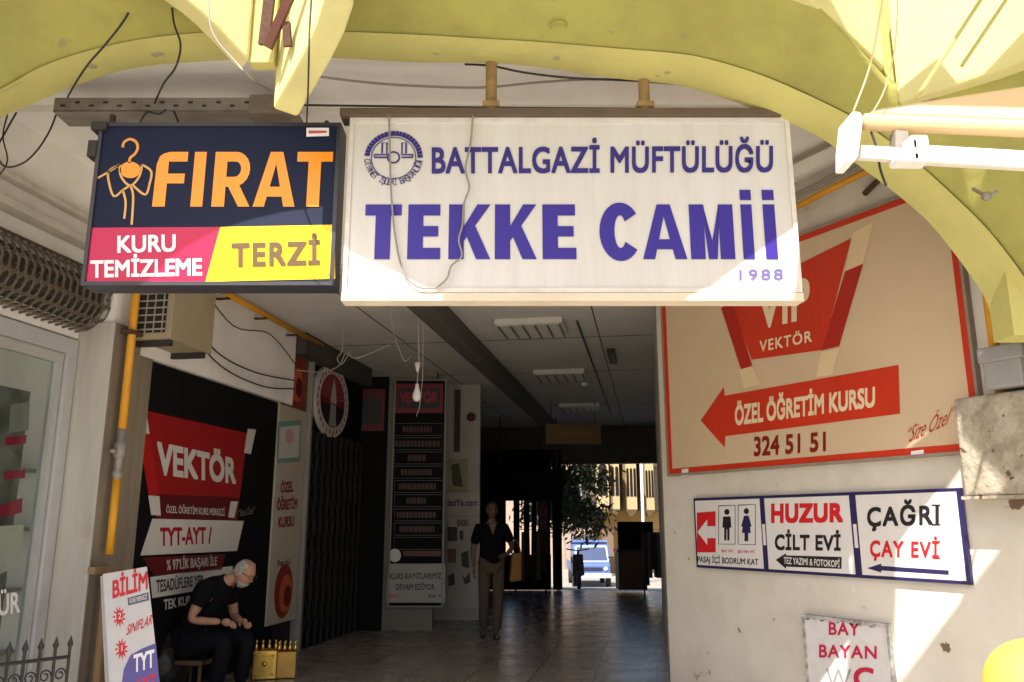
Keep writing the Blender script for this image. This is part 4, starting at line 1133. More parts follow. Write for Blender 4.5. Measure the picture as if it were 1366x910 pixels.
MB().tube([yb_ + Vector((-.4, -.03, .35)), Vector((yb_.x - .4, yb_.y - .03, ZC))], .008, 5).tube([yb_ + Vector((.4, -.03, .35)), Vector((yb_.x + .4, yb_.y - .03, ZC))], .008, 5).build('hanging_rod', IRON, rt)
# hanging bulb
p = atY(556, 530, 8.4)
rt = thing('hanging_bulb', 'bare white bulb hanging on a twisted cable in the passage', 'light bulb', (p.x, p.y, ZC))
MB().tube([(p.x - .01, p.y, ZC), (p.x + .012, p.y, p.z + .36), (p.x, p.y, p.z + .14)], .006, 6).tube([(p.x + .05, p.y, ZC), (p.x + .055, p.y, p.z + .2), (p.x + .03, p.y, p.z - .1), (p.x, p.y, p.z - .2)], .004, 5).build('flex', WIREW, rt)
MB().lathe((p.x, p.y, p.z + .30), [(.035, .06), (.02, 0), (.008, -.04)], 12).build('ceiling_cup', M('cup white', (.7, .68, .62, 1), .4), rt, smooth=True)
MB().lathe((p.x, p.y, p.z + .10), [(.018, .04), (.02, 0), (.042, -.07), (.045, -.10), (.03, -.135), (.005, -.145)], 14).build('bulb', M('opal bulb', (.85, .85, .83, 1), .2), rt, smooth=True)

# ================================================================== CABLES
def cable(label, pts, r, m=WIREB):
    P_ = smooth_path(pts, 5)
    o = MB().tube(P_, r, 5).build('cable', m, origin=P_[0], smooth=True)
    return tag(o, label, 'cable')
yy = YS - .03
cable('slack dark wire looping down across the face of the white sign', [atY(x, y, yy) for x, y in ((519, 148), (520, 190), (522, 260), (528, 320), (538, 362), (556, 382), (580, 384), (596, 372), (602, 355), (616, 342), (612, 320), (617, 300), (619, 272), (626, 250), (621, 225), (628, 190), (631, 150))], .006, WIREG)
cable('dark cable hanging down over the lime arch above the blue sign, nearer the corner', [atY(x, y, 4.1) for x, y in ((176, -10), (170, 20), (140, 60), (118, 85))] + [atY(100, 112, 4.3), atY(90, 130, 4.84)], .006)
cable('dark cable hanging in a bow over the lime arch above the steel tray', [atY(x, y, 4.1) for x, y in ((228, -10), (232, 30), (241, 60), (234, 90))] + [atY(218, 112, 4.4), atY(206, 138, 4.85)], .006)
cable('white cable running down the edge of the lime vault gap', [atY(x, y, 3.7) for x, y in ((278, -10), (280, 30), (290, 55), (312, 80), (330, 100))] + [atY(344, 112, 4.4), atY(360, 120, 4.9)], .005, WIREG)
cable('dark wire dropping from the vault edge to the corner of the blue sign', [atY(x, y, 3.45) for x, y in ((416, -8), (413, 40), (412, 80))] + [atY(411, 120, 3.9), atY(409, 168, 4.44)], .005)
cable('long grey cable strung under the arcade ceiling behind the hanging posts', [atY(x, y, 4.75) for x, y in ((380, 96), (470, 108), (540, 114), (640, 117), (720, 110), (800, 106), (900, 112))], .008, WIREG)
cable('dark cable tied to the hanging post and sagging along the arch', [atY(x, y, 4.56) for x, y in ((620, 86), (655, 88), (700, 97), (760, 104), (830, 107), (900, 108))], .007)
cable('thin dark cable stretched along the top of the white sign', [atY(x, y, 4.72) for x, y in ((380, 140), (700, 144), (1050, 146))], .007)
cable('pale cord running from the vault down to the awning end plate', [atY(x, y, 2.96) for x, y in ((1182, -30), (1172, 30), (1160, 90), (1138, 150))], .004, CREAM)
cable('pale cord crossing the sunlit vault face above the awning', [atY(x, y, 2.98) for x, y in ((1198, -20), (1194, 60), (1180, 120), (1160, 156))], .003, CREAM)
cable('dark wire dangling from the awning arm over the arch', [atY(x, y, 3.0) for x, y in ((1162, 176), (1170, 200), (1174, 225), (1182, 248))], .005)
cable('tangle of thin cables under the arch beside the shop fascia', [atY(x, y, 4.9) for x, y in ((22, 150), (8, 175), (-4, 200), (6, 222), (30, 218), (50, 200), (66, 175), (76, 150))], .006)
cable('thin cable hanging near the fascia below the arch', [atY(x, y, 4.9) for x, y in ((14, 140), (4, 180), (10, 215), (-6, 240))], .005)
cable('short cable end dangling under the steel tray', [atY(x, y, 4.8) for x, y in ((232, 148), (240, 168))], .007)
cable('curled cable under the steel tray near its middle', [atY(x, y, 4.8) for x, y in ((186, 165), (196, 150), (212, 152), (222, 146))], .006)
cable('sagging cable from the air conditioner along the bulkhead, upper', [PP(OL + .12, 6.62, 3.35), PP(OL + .12, 7.2, 3.08), PP(OL + .12, 8.0, 3.02), PP(OL + .12, 9.0, 3.1)], .008)
cable('sagging cable from the air conditioner along the bulkhead, lower', [PP(OL + .13, 6.62, 3.2), PP(OL + .13, 7.3, 2.95), PP(OL + .13, 8.2, 2.9), PP(OL + .13, 9.0, 3.0)], .008)
cable('loose cable across the white bulkhead near the ceiling pipe', [PP(OL + .12, 6.8, 3.66), PP(OL + .12, 7.5, 3.4), PP(OL + .12, 8.3, 3.5), PP(OL + .12, 9.0, 3.3)], .006)
cable('pale slack wire strung across the passage toward the bare bulb', [atY(394, 494, 9.2), atY(430, 496, 9.0), atY(452, 488, 8.9), atY(462, 470, 8.8), atY(475, 478, 8.7), atY(520, 460, 8.5)], .006, WIREW)
cable('pale knotted wire hanging from the passage ceiling above the round emblem', [atY(456, 400, 8.9), atY(457, 462, 8.9), atY(450, 478, 8.9), atY(456, 486, 8.9), atY(464, 474, 8.9), atY(468, 466, 8.9)], .006, WIREW)
cable('pale wire drooping under the passage ceiling before the bulb', [atY(520, 405, 8.3), atY(524, 440, 8.3), atY(534, 470, 8.3), atY(540, 482, 8.3), atY(548, 476, 8.3)], .005, WIREW)
# gas pipe under the passage ceiling, left
rt = thing('overhead_gas_pipe', 'yellow gas pipe running along the passage ceiling above the bulkhead', 'pipe', PP(OL + .16, 8, ZC))
MB().tube([PP(OL + .20, 6.3, ZC - .06), PP(OL + .20, 9.6, ZC - .06)], .03, 10).build('pipe_run', GASY, rt, smooth=True)
for d in (7.2, 8.0, 8.8): pbox(MB(), OL + .085, d - .02, ZC - .11, OL + .22, d + .012, ZC - .092).build('pipe_bracket', RUST, rt)
pbox(MB(), OL - .3, 9.1, ZC - .26, OL + .2, 11.5, ZC - .002).build('end_trunking', M('trunking dark', (.06, .055, .05, 1), .8), rt)

# ================================================================== PEOPLE
def skin_part(verts, edges, radii, sub=2):
    me = bpy.data.meshes.new('skin')
    me.from_pydata([tuple(v) for v in verts], edges, [])
    o = bpy.data.objects.new('skin', me); COL.objects.link(o)
    md = o.modifiers.new('s', 'SKIN'); md.use_smooth_shade = True
    sv = me.skin_vertices[0].data
    for i, r in enumerate(radii):
        sv[i].radius = r if isinstance(r, tuple) else (r, r)
        sv[i].use_root = (i == 0)
    sb = o.modifiers.new('d', 'SUBSURF'); sb.levels = sub
    bpy.context.view_layer.update()
    dg = bpy.context.evaluated_depsgraph_get()
    m2 = bpy.data.meshes.new_from_object(o.evaluated_get(dg))
    vs = [v.co.copy() for v in m2.vertices]; fs = [list(p.vertices) for p in m2.polygons]
    bpy.data.objects.remove(o); bpy.data.meshes.remove(me); bpy.data.meshes.remove(m2)
    return vs, fs
def graph(J, chains, rad):
    names = list(dict.fromkeys(n_ for c_ in chains for n_ in c_))
    ix = {n_: i for i, n_ in enumerate(names)}
    ed = list(dict.fromkeys(tuple(sorted((ix[a_], ix[b_]))) for c_ in chains for a_, b_ in zip(c_, c_[1:])))
    return skin_part([J[n_] for n_ in names], ed, [rad[n_] for n_ in names])
def hand(mb, wrist, direction, palm_n, thumb_side, curl=.5, s=1.0):
    d = Vector(direction).normalized(); n_ = Vector(palm_n); n_ = (n_ - d * n_.dot(d)).normalized(); l = d.cross(n_) * thumb_side
    w = Vector(wrist)
    vs, fs = skin_part([w, w + d * .045 * s, w + d * .085 * s], [(0, 1), (1, 2)], [(.022, .027), (.020, .038), (.014, .036)], 1)
    mb.add(vs, fs)
    for k, (off, ln) in enumerate(((.028, .068), (.010, .078), (-.009, .072), (-.027, .056))):
        p0 = w + d * .075 * s + l * off * s
        pts = [p0]; dd = d.copy()
        for q in range(3):
            dd = (dd * math.cos(curl * (.5 + .35 * q)) + n_ * math.sin(curl * (.5 + .35 * q))).normalized()
            pts.append(pts[-1] + dd * ln * s * (.42, .33, .25)[q])
        vs, fs = skin_part(pts, [(0, 1), (1, 2), (2, 3)], [.010, .0095, .0085, .007], 1); mb.add(vs, fs)
    p0 = w + d * .025 * s + l * .026 * s
    pts = [p0, p0 + (l * .7 + d * .7) * .032 * s + n_ * .008, p0 + (l * .55 + d * .9) * .062 * s + n_ * .022]
    vs, fs = skin_part(pts, [(0, 1), (1, 2)], [.013, .011, .008], 1); mb.add(vs, fs)
def head(mb, c, fwd, up, s=1.0):
    """skull, face, ears, merged in the body's mesh; c = centre of the head"""
    f = Vector(fwd).normalized(); u = Vector(up); u = (u - f * u.dot(f)).normalized(); l = u.cross(f)
    def pt(a_, b_, c_): return c + (f * a_ + l * b_ + u * c_) * s
    b_ = MB().ball((0, 0, 0), (1, 1, 1), 28, 20)
    out = []
    for v in b_.v:
        x, y, z = v
        w = .074 * (1 - .20 * max(0, -z) ** 1.5)
        dx = .096 * (1 + (.02 if x > 0 else 0)); 
        if z < 0 and x < 0: dx *= 1 - .38 * min(1, -z * 1.2)
        X, Y_, Z = x * dx, y * w, z * .118
        fr = max(0, x)
        if abs(y) < .35 and x > .6: 
            X += .022 * math.exp(-((z + .12) / .13) ** 2) * math.exp(-(y / .13) ** 2)
        X -= .010 * fr * math.exp(-((z - .06) / .10) ** 2) * math.exp(-((abs(y) - .38) / .16) ** 2)
        X += .006 * fr * math.exp(-((z - .22) / .08) ** 2)
        X += .008 * fr * math.exp(-((z + .82) / .15) ** 2)
        X -= .004 * fr * math.exp(-((z + .47) / .03) ** 2) * (1 if abs(y) < .35 else 0)
        out.append(pt(X, Y_, Z))
    mb.add(out, b_.f)
    for sg in (-1, 1):
        e_ = MB().ball((0, 0, 0), (1, 1, 1), 10, 8)
        mb.add([pt(-.008 + v.x * .018, sg * (.074 + .008 * abs(v.z)) + v.y * .008, -.005 + v.z * .032) for v in e_.v], e_.f)
    return pt

# --- seated shoe shiner
py0 = 7.55
po = Vector(((297 - 683) / 1127 * py0, py0, 0))
mrot = Matrix.Translation(po) @ Matrix.Rotation(R(-12), 4, 'Z')
def W(x, y, z): return mrot @ Vector((x, y, z))
J = dict(pel=W(-.17, 0, .45), sp1=W(-.17, 0, .58), sp2=W(-.12, 0, .74), che=W(-.03, 0, .88), nkb=W(.065, 0, .95), nk=W(.13, 0, .99), hd=W(.18, 0, 1.01),
         shR=W(-.01, -.17, .91), elR=W(-.09, -.25, .66), wrR=W(.155, -.17, .645), shL=W(.02, .17, .91), elL=W(.03, .25, .65), wrL=W(.22, .06, .62),
         hpR=W(-.16, -.10, .44), knR=W(.22, -.17, .50), anR=W(.12, -.16, .09), toR=W(.27, -.18, .045), heR=W(.10, -.16, .05),
         hpL=W(-.16, .10, .44), knL=W(.26, .13, .50), anL=W(.20, .12, .09), toL=W(.35, .14, .045), heL=W(.17, .12, .05))
man = thing('person', 'seated grey haired man in a black shirt bent over his work on a low stool', 'person', po)
rad = dict(pel=.12, sp1=.12, sp2=.125, che=.125, nkb=.07, nk=.052, hd=.05, shR=.062, elR=.041, wrR=.027, shL=.062, elL=.041, wrL=.027, hpR=.085, knR=.06, anR=.038, toR=.03, heR=.035, hpL=.085, knL=.06, anL=.038, toL=.03, heL=.035)
body_ch = [('pel', 'sp1', 'sp2', 'che', 'nkb', 'nk', 'hd'), ('che', 'shR', 'elR', 'wrR'), ('che', 'shL', 'elL', 'wrL'), ('pel', 'hpR', 'knR', 'anR', 'toR'), ('pel', 'hpL', 'knL', 'anL', 'toL')]
mb = MB(); mb.add(*graph(J, body_ch, rad))
hdv = mrot.to_3x3()
hc = W(.245, 0, 1.035)
pt = head(mb, hc, hdv @ Vector((.86, -.12, -.50)), hdv @ Vector((.5, 0, .86)), 1.0)
hand(mb, J['wrR'], hdv @ Vector((1, .10, -.10)), hdv @ Vector((0, .3, -1)), 1, .7)
hand(mb, J['wrL'], hdv @ Vector((.8, -.5, 0)), hdv @ Vector((0, 0, -1)), -1, .7)
mb.build('body', SKIN, man, smooth=True)
sh_ch = [('pel', 'sp1', 'sp2', 'che', 'nkb', 'col'), ('che', 'shR', 'slR'), ('che', 'shL', 'slL')]
J['slR'] = J['shR'].lerp(J['elR'], .62); J['slL'] = J['shL'].lerp(J['elL'], .62)
J['col'] = J['nkb'].lerp(J['nk'], .7)
r2 = dict(col=.07, pel=.16, sp1=.165, sp2=.168, che=.165, nkb=.10, shR=.088, shL=.085, slR=.068, slL=.068)
MB().add(*graph(J, sh_ch, r2)).build('shirt', SHIRT, man, smooth=True)
r3 = dict(pel=.15, hpR=.115, knR=.088, anR=.066, hpL=.115, knL=.082, anL=.06)
MB().add(*graph(J, [('pel', 'hpR', 'knR', 'anR'), ('pel', 'hpL', 'knL', 'anL')], r3)).build('trousers', TROUS, man, smooth=True)
for sd in 'RL': MB().add(*graph(J, [('he' + sd, 'to' + sd)], {'he' + sd: .047, 'to' + sd: .042})).build('shoe', SHOE, man, smooth=True)
# cropped hair round the back and sides, beard, glasses
def cap_piece(name, cond, k, m):
    b_ = MB().ball((0, 0, 0), (1, 1, 1), 28, 20); mbb = MB()
    vv = [pt(v.x * .096 * k - (.0), v.y * .074 * k * (1 - .2 * max(0, -v.z) ** 1.5), v.z * .118 * k) for v in b_.v]
    ff = [f for f in b_.f if cond(sum((b_.v[i] for i in f), Vector()) / 4)]
    mbb.add(vv, ff); mbb.flat = True
    o = mbb.build(name, m, man, smooth=True); so = o.modifiers.new('t', 'SOLIDIFY'); so.thickness = .006; so.offset = 1
cap_piece('hair', lambda c_: c_.x < .30 and c_.z > -.35 and not (c_.z > .82) and c_.x < .1 + .5 * c_.z + .1, 1.03, HAIRG)
cap_piece('beard', lambda c_: c_.z < -.5 and c_.x > .1, 1.05, HAIRG)
mb = MB()
for sg in (-1, 1):
    mb.tube([pt(.100 + .004 * math.cos(R(q)), sg * .032 + .024 * math.cos(R(q)), .012 + .018 * math.sin(R(q))) for q in range(0, 361, 30)], .0025, 5)
    mb.tube([pt(.098, sg * .056, .016), pt(.0, sg * .078, .016)], .0025, 5)
mb.tube([pt(.104, -.008, .014), pt(.104, .008, .014)], .0025, 5)
mb.build('glasses', IRON, man)
# stool
stc = W(-.16, 0, 0)
rt = thing('stool', 'low wooden stool under the seated man', 'stool', stc)
MB().box(stc + UP * .30, (.30, .30, .04), hdv @ Vector((1, 0, 0)), hdv @ Vector((0, 1, 0)), UP).build('seat', WOODD, rt, bevel=.01)
for sx in (-1, 1):
    for sy in (-1, 1):
        p = W(-.16 + sx * .12, sy * .12, 0)
        MB().tube([p, p + UP * .28], .016, 8).build('leg', WOODD, rt)
# cloth and bag
q = W(.20, -.38, 0)
o = MB().box(q + UP * .03, (.12, .10, .06)).box(q + UP * .07 + Vector((.01, 0, 0)), (.10, .08, .02)).build('rag', V('pale rag', 150, 154, 176, rough=.9, bump=.4), origin=q, bevel=.015); tag(o, 'pale folded rag by the seated man feet', 'rag')
q = Vector((W(-.42, -.05, 0))); q.z = 0
mb = MB(); b_ = MB().ball((0, 0, 0), (1, 1, 1), 24, 16)
for v in b_.v:
    k = 1 + .10 * math.sin(9 * v.x + 4 * v.z) * math.cos(7 * v.y + 5 * v.z) + .05 * random.random()
    mb.v.append(q + Vector((v.x * .20 * k, v.y * .22 * k, max(0, (v.z + .92)) * .26 * k)))
mb.f = b_.f
o = mb.build('plastic_bag', M('black plastic', (.012, .012, .013, 1), .3, bump=.6, bscale=14), origin=q, smooth=True); tag(o, 'crumpled black plastic bag behind the seated man', 'bag')

# --- brass shoeshine box
bx = atY(364, 903, 8.45); bx.z = 0
sb = thing('shoeshine_box', 'polished brass shoeshine box with rows of bottles on top', 'shoeshine box', bx)
rz = Matrix.Translation(bx) @ Matrix.Rotation(R(12), 4, 'Z')
X_, Y_ = (rz.to_3x3() @ Vector((1, 0, 0))), (rz.to_3x3() @ Vector((0, 1, 0)))
def Q(x, y, z): return rz @ Vector((x, y, z))
MB().box(Q(-.08, 0, .14), (.22, .16, .26), X_, Y_, UP).build('front_case', BRASS, sb, bevel=.008)
MB().box(Q(.12, .05, .13), (.18, .22, .24), X_, Y_, UP).build('rear_case', M('aged brass', (.45, .27, .07, 1), .35, metal=.8, dirt=.5, scale=20), sb, bevel=.008)
for sx in (-1, 1):
    for sz in (-1, 1): MB().ball(Q(-.08 + sx * .075, -.083, .14 + sz * .085), .013, 8, 6).build('stud', BRASS, sb, smooth=True)
MB().ball(Q(-.08, -.085, .15), .026, 12, 8).build('knob', BRASS, sb, smooth=True)
MB().box(Q(-.08, -.0815, .14), (.17, .004, .20), X_, Y_, UP).build('front_plate', M('brass plate', (.7, .45, .1, 1), .3, metal=.9, dirt=.5, scale=26), sb)
for k in range(4):
    for (x0_, y0_, z0_) in ((-.17 + k * .06, 0, .27), (.045 + k * .05, .0, .25), (.045 + k * .05, .10, .25)):
        MB().lathe(Q(x0_, y0_, z0_), [(.016, 0), (.017, .035), (.008, .05), (.009, .062), (.013, .066), (.011, .085), (.003, .092)], 10).build('bottle', BRASS, sb, smooth=True)
for sx in (-1, 1): MB().lathe(Q(sx * .19, 0, 0), [(.014, 0), (.018, .012)], 8).build('foot', BRASS, sb)

# --- leaning board
lb0, lb1, lb2, lb3 = (135, 764), (196, 756), (214, 925), (150, 930)
bt = atY(165, 760, 6.25); bo = atY(180, 928, 6.02)
ab = thing('leaning_board', 'white course placard leaning on the grey pilaster', 'placard', Vector((bo.x, bo.y, .0)))
up_ = (bt - bo).normalized()
nx = Vector((.94, .34, 0)).normalized(); nx = (nx - up_ * nx.dot(up_)).normalized()
P = Panel(ab, bo, nx, up_)
l0 = P.px(150, 928).x; r0 = P.px(213, 925).x
tl, trr = P.px(137, 766), P.px(197, 756)
mb = MB(); Pq = [P.px(150, 980), P.px(220, 975), P.px(196, 756), P.px(137, 766)]
mb.prism([P.w(q_, 0) for q_ in Pq], P.N * -.03).build('placard', M('placard white', (.62, .60, .60, 1), .5, dirt=.2, scale=6), ab)
MB().prism([P.w(P.px(*q_), 0) - P.N * .05 for q_ in ((143, 985), (150, 985), (140, 764), (133, 766))], P.N * -.03).build('rear_leaf', M('placard edge', (.5, .49, .48, 1), .5), ab)
P.text('BİLİM', (150, 799), (197, 786), 24, RDT, bold=.032)
P.poly('grey_tag', [(170, 798), (198, 790), (199, 801), (171, 808)], V('tag grey', 92, 92, 104), 1)
P.text('KURS MERKEZİ', (173, 805), (196, 799), 6, PTW, layer=2)
def star(cx, cy, r0_, r1_, n_=11): return [(cx + (r0_ if i % 2 else r1_) * math.cos(math.pi * i / n_ - .3) * .8, cy + (r0_ if i % 2 else r1_) * math.sin(math.pi * i / n_ - .3) * 1.3) for i in range(2 * n_)]
for (cx, cy, t_) in ((159, 823, '12.'), (162, 866, '11.')):
    P.poly('starburst', star(cx, cy, 6, 12), RDT, 1)
    P.text(t_, (cx - 5, cy + 4), (cx + 5, cy + 2), 8, PTW, layer=2)
P.text('SINIFLAR', (168, 848), (202, 833), 14, RDT, bold=.01, slant=3)
P.poly('purple_field', [(160, 930), (165, 893), (174, 874), (190, 865), (208, 858), (214, 925)], V('purple', 92, 82, 150), 1)
P.text('TYT', (178, 898), (206, 890), 24, PTW, bold=.03, layer=2)
P.text('AYT', (180, 925), (208, 917), 18, RDT, bold=.02, layer=2)

# --- walking person
wy = 11.4
wo = Vector(((656 - 683) / 1127 * wy, wy, 0))
mrot = Matrix.Translation(wo) @ Matrix.Rotation(R(-90 + 6), 4, 'Z')      # local +x faces the camera
def W(x, y, z): return mrot @ Vector((x, y, z))
# local left (+y) is the picture's right
J = dict(pel=W(0, 0, .96), sp1=W(.0, 0, 1.10), sp2=W(.01, 0, 1.24), che=W(.0, 0, 1.36), nkb=W(.0, 0, 1.46), nk=W(.015, 0, 1.52), hd=W(.02, 0, 1.56),
         shR=W(-.01, -.18, 1.40), elR=W(-.03, -.25, 1.12), wrR=W(.07, -.24, .89), shL=W(.0, .18, 1.40), elL=W(-.05, .29, 1.15), wrL=W(.12, .18, 1.05),
         hpR=W(0, -.09, .92), knR=W(.03, -.10, .50), anR=W(-.10, -.09, .10), toR=W(.03, -.11, .035), heR=W(-.14, -.09, .06),
         hpL=W(0, .09, .92), knL=W(.12, .08, .52), anL=W(.17, .05, .09), toL=W(.32, .05, .04), heL=W(.14, .05, .045))
wk = thing('person', 'walking person in a dark short sleeved shirt and tan trousers carrying a bag', 'person', wo)
rad = dict(pel=.115, sp1=.11, sp2=.115, che=.12, nkb=.065, nk=.05, hd=.05, shR=.06, elR=.04, wrR=.027, shL=.06, elL=.04, wrL=.027, hpR=.085, knR=.058, anR=.038, toR=.028, heR=.034, hpL=.085, knL=.058, anL=.038, toL=.028, heL=.034)
mb = MB(); mb.add(*graph(J, body_ch, rad))
hdv = mrot.to_3x3()
pt = head(mb, W(.035, 0, 1.64), hdv @ Vector((1, .1, -.12)), UP, 1.0)
hand(mb, J['wrR'], hdv @ Vector((.2, 0, -1)), hdv @ Vector((0, 1, 0)), 1, .4)
hand(mb, J['wrL'], hdv @ Vector((.7, -.5, .1)), hdv @ Vector((0, -.2, -1)), -1, .9)
SKIN2 = M('shaded skin', (0.15, 0.08, 0.05, 1), 0.6, dirt=0.3, scale=25)  # skin darkened so the walker sinks into the passage's shade
mb.build('body', SKIN2, wk, smooth=True)
J['slR'] = J['shR'].lerp(J['elR'], .8); J['slL'] = J['shL'].lerp(J['elL'], .75); J['hmR'], J['hmL'] = W(0, -.085, .87), W(0, .085, .87)
r2 = dict(hmR=.115, hmL=.115, pel=.155, sp1=.15, sp2=.155, che=.158, nkb=.075, shR=.08, shL=.08, slR=.066, slL=.066)
MB().add(*graph(J, [('pel', 'sp1', 'sp2', 'che', 'nkb'), ('pel', 'hmR'), ('pel', 'hmL'), ('che', 'shR', 'slR'), ('che', 'shL', 'slL')], r2)).build('shirt', SHIRT, wk, smooth=True)
r3 = dict(pel=.13, hpR=.105, knR=.078, anR=.064, hpL=.105, knL=.078, anL=.064)
MB().add(*graph(J, [('pel', 'hpR', 'knR', 'anR'), ('pel', 'hpL', 'knL', 'anL')], r3)).build('trousers', TAN, wk, smooth=True)
for sd in 'RL': MB().add(*graph(J, [('he' + sd, 'to' + sd)], {'he' + sd: .046, 'to' + sd: .040})).build('shoe', SHOE, wk, smooth=True)
for sg in (-1, 1):
    MB().ball(pt(.094, sg * .032, .008), (.010, .012, .008), 10, 6).build('eye', M('eye dark', (.015, .012, .01, 1), .3), wk, smooth=True)
    MB().tube([pt(.094, sg * .052, .032), pt(.101, sg * .034, .037), pt(.098, sg * .016, .034)], .005, 5).build('eyebrow', HAIRB, wk)
MB().tube([pt(.094, -.024, -.054), pt(.102, 0, -.055), pt(.094, .024, -.054)], .005, 5).build('lips', M('lips', (.12, .04, .035, 1), .6), wk)
man_ = man; man = wk
cap_piece('hair', lambda c_: c_.z > .25 and c_.x < .35 + .6 * (c_.z - .25) or (c_.x < -.05 and c_.z > -.5), 1.07, HAIRB)
P = Panel(wk, W(.15, 0, 0), (1, 0, 0), (0, 0, 1))
MB().prism([W(.135, -.05, 1.46), W(.135, .05, 1.46), W(.155, .005, 1.31)], hdv @ Vector((.004, 0, 0))).build('open_collar', SKIN2, wk)
man = man_
hb = W(.06, .30, 0)
bg_ = thing('shoulder_bag', 'ochre tote bag carried on the walking person arm', 'bag', W(.05, .32, .74))
mb = MB()
for k in range(2): pass
mb.prism([W(-.10, .24, .70), W(-.10, .40, .72), W(-.06, .40, 1.08), W(-.06, .27, 1.08)], hdv @ Vector((.16, 0, 0)))
mb.build('pouch', M('ochre cloth', (.28, .14, .035, 1), .8, dirt=.4, bump=.2), bg_, bevel=.025)
MB().tube(smooth_path([W(-.0, .27, 1.07), W(-.03, .30, 1.22), W(-.04, .33, 1.24), W(0.0, .36, 1.20), W(.0, .39, 1.07)], 4), .012, 6).build('strap', WOODD, bg_)

# ================================================================== FAR END OF THE PASSAGE
def farbox(x0, y0, x1, y1, Y, th, mb=None):
    a_, b_ = atY(x0, y1, Y), atY(x1, y0, Y)
    return (mb or MB()).box2((a_.x, Y, a_.z), (b_.x, Y + th, b_.z))
hs = atY(705, 668, 17.5)
rt = thing('hanging_shop_sign', 'black shop signboard in silhouette hanging before the bright exit', 'sign', hs)
farbox(660, 626, 750, 668, 17.5, .14).build('board', BLACK, rt)
P = Panel(rt, hs - Vector((0, .004, 0)), (1, 0, 0), (0, 0, 1))
MB().tube([hs + Vector((-.6, .06, .6)), Vector((hs.x - .6, 17.56, ZC))], .012, 5).tube([hs + Vector((.6, .06, .6)), Vector((hs.x + .6, 17.56, ZC))], .012, 5).build('hanging_rod', IRON, rt)
# slatted partition / shop window posts at the far left
rt = thing('window_partition', 'dark glazed partition of narrow posts at the far end beside the exit', 'partition', atY(690, 785, 19.2))
for k, (x0, x1) in enumerate(((636, 675), (685, 693), (699, 706), (709.5, 715), (718.5, 733), (738, 748))):
    farbox(x0, 600, x1, 787, 19.2, .12).build('post', BLACK, rt)
farbox(640, 740, 735, 787, 19.34, .05).build('kick_panel', BLACK, rt)
farbox(640, 600, 735, 640, 19.34, .05).build('top_panel', BLACK, rt)
pf = atY(725, 700, 19.1)
rt = thing('vertical_sign', 'narrow dark vertical sign with red letters on the end post of the partition', 'sign', pf)
P = Panel(rt, atY(725, 740, 19.1), (1, 0, 0), (0, 0, 1))
a_, b_ = P.px(719, 740), P.px(731, 668)
P.plate('board', a_.x, a_.y, b_.x, b_.y, .05, M('sign maroon', (.05, .012, .014, 1), .5))
for k in range(3): P.strokes('faded_mark', [[(722, 688 + k * 18), (728, 688 + k * 18), (728, 677 + k * 18), (722, 677 + k * 18), (722, 688 + k * 18)]], .03, V('faded red', 150, 40, 44), 1)
# goods racks
def rack(x, w_, Y, label):
    c = atY(x, 786, Y); c.z = 0
    t = thing('clothes_rack', label, 'clothes rack', c, 'racks of goods by the exit')
    s_ = w_ / 1127 * Y
    MB().tube([c + Vector((-s_ / 2, 0, 0)), c + Vector((-s_ / 2, 0, 1.35)), c + Vector((s_ / 2, 0, 1.35)), c + Vector((s_ / 2, 0, 0))], .018, 6).build('frame', IRON, t)
    for k in range(6):
        x_ = -s_ / 2 + s_ * (k + .5) / 6
        mb = MB(); hgt = random.uniform(.7, 1.05)
        mb.prism([c + Vector((x_ - .03, -.18, 1.30)), c + Vector((x_ + .03, -.18, 1.30)), c + Vector((x_ + .045, -.22, 1.3 - hgt)), c + Vector((x_ - .045, -.22, 1.3 - hgt))], (0, .38, 0))
        mb.build('garment', M('garment %d' % (k % 3), ((.03, .03, .04, 1), (.10, .09, .09, 1), (.05, .02, .02, 1))[k % 3], .9), t)
rack(708, 40, 17.6, 'rack of dark clothes before the glazed partition')
rack(872, 24, 17.0, 'rack of dark goods against the far flank wall')
# plant
pc = atY(770, 650, 20.2)
rt = thing('oleander_tree', 'dark leafy tree with drooping branches at the far mouth of the passage', 'tree', (pc.x - .2, 20.2, 0))
base_ = Vector((pc.x - .48, 20.2, -.02))
mb = MB().tube(smooth_path([base_, base_ + Vector((.02, 0, .8)), base_ + Vector((.10, 0, 1.7)), base_ + Vector((.25, 0, 2.5))], 4), [.05] * 5 + [.04] * 4 + [.03] * 4, 8)
ends = []
for k in range(16):
    a_ = random.uniform(0, 6.28); z0_ = random.uniform(1.3, 2.5)
    p0 = base_ + Vector((.05 + z0_ * .06, 0, z0_)); p1 = p0 + Vector((math.cos(a_) * .55, math.sin(a_) * .5, .35)); p2 = p1 + Vector((math.cos(a_) * .45, math.sin(a_) * .4, -.25))
    pp_ = smooth_path([p0, p1, p2], 4); mb.tube(pp_, .012, 5); ends += pp_[2:]
mb.build('trunk', BARK, rt)
mb = MB(); mb.flat = True
for k in range(2900):
    e_ = random.choice(ends) + Vector((random.gauss(0, .16), random.gauss(0, .2), random.gauss(0, .17)))
    dr = Vector((random.gauss(0, 1), random.gauss(0, 1), -1.0 + random.gauss(0, .5))).normalized()
    sd_ = dr.cross(Vector((random.random(), random.random(), random.random()))).normalized()
    ln = random.uniform(.13, .24); w_ = ln * .15
    mb.add([e_, e_ + dr * ln * .5 + sd_ * w_, e_ + dr * ln, e_ + dr * ln * .5 - sd_ * w_], [(0, 1, 2, 3)])
mb.build('crown', LEAF, rt)
mb = MB(); mb.flat = True
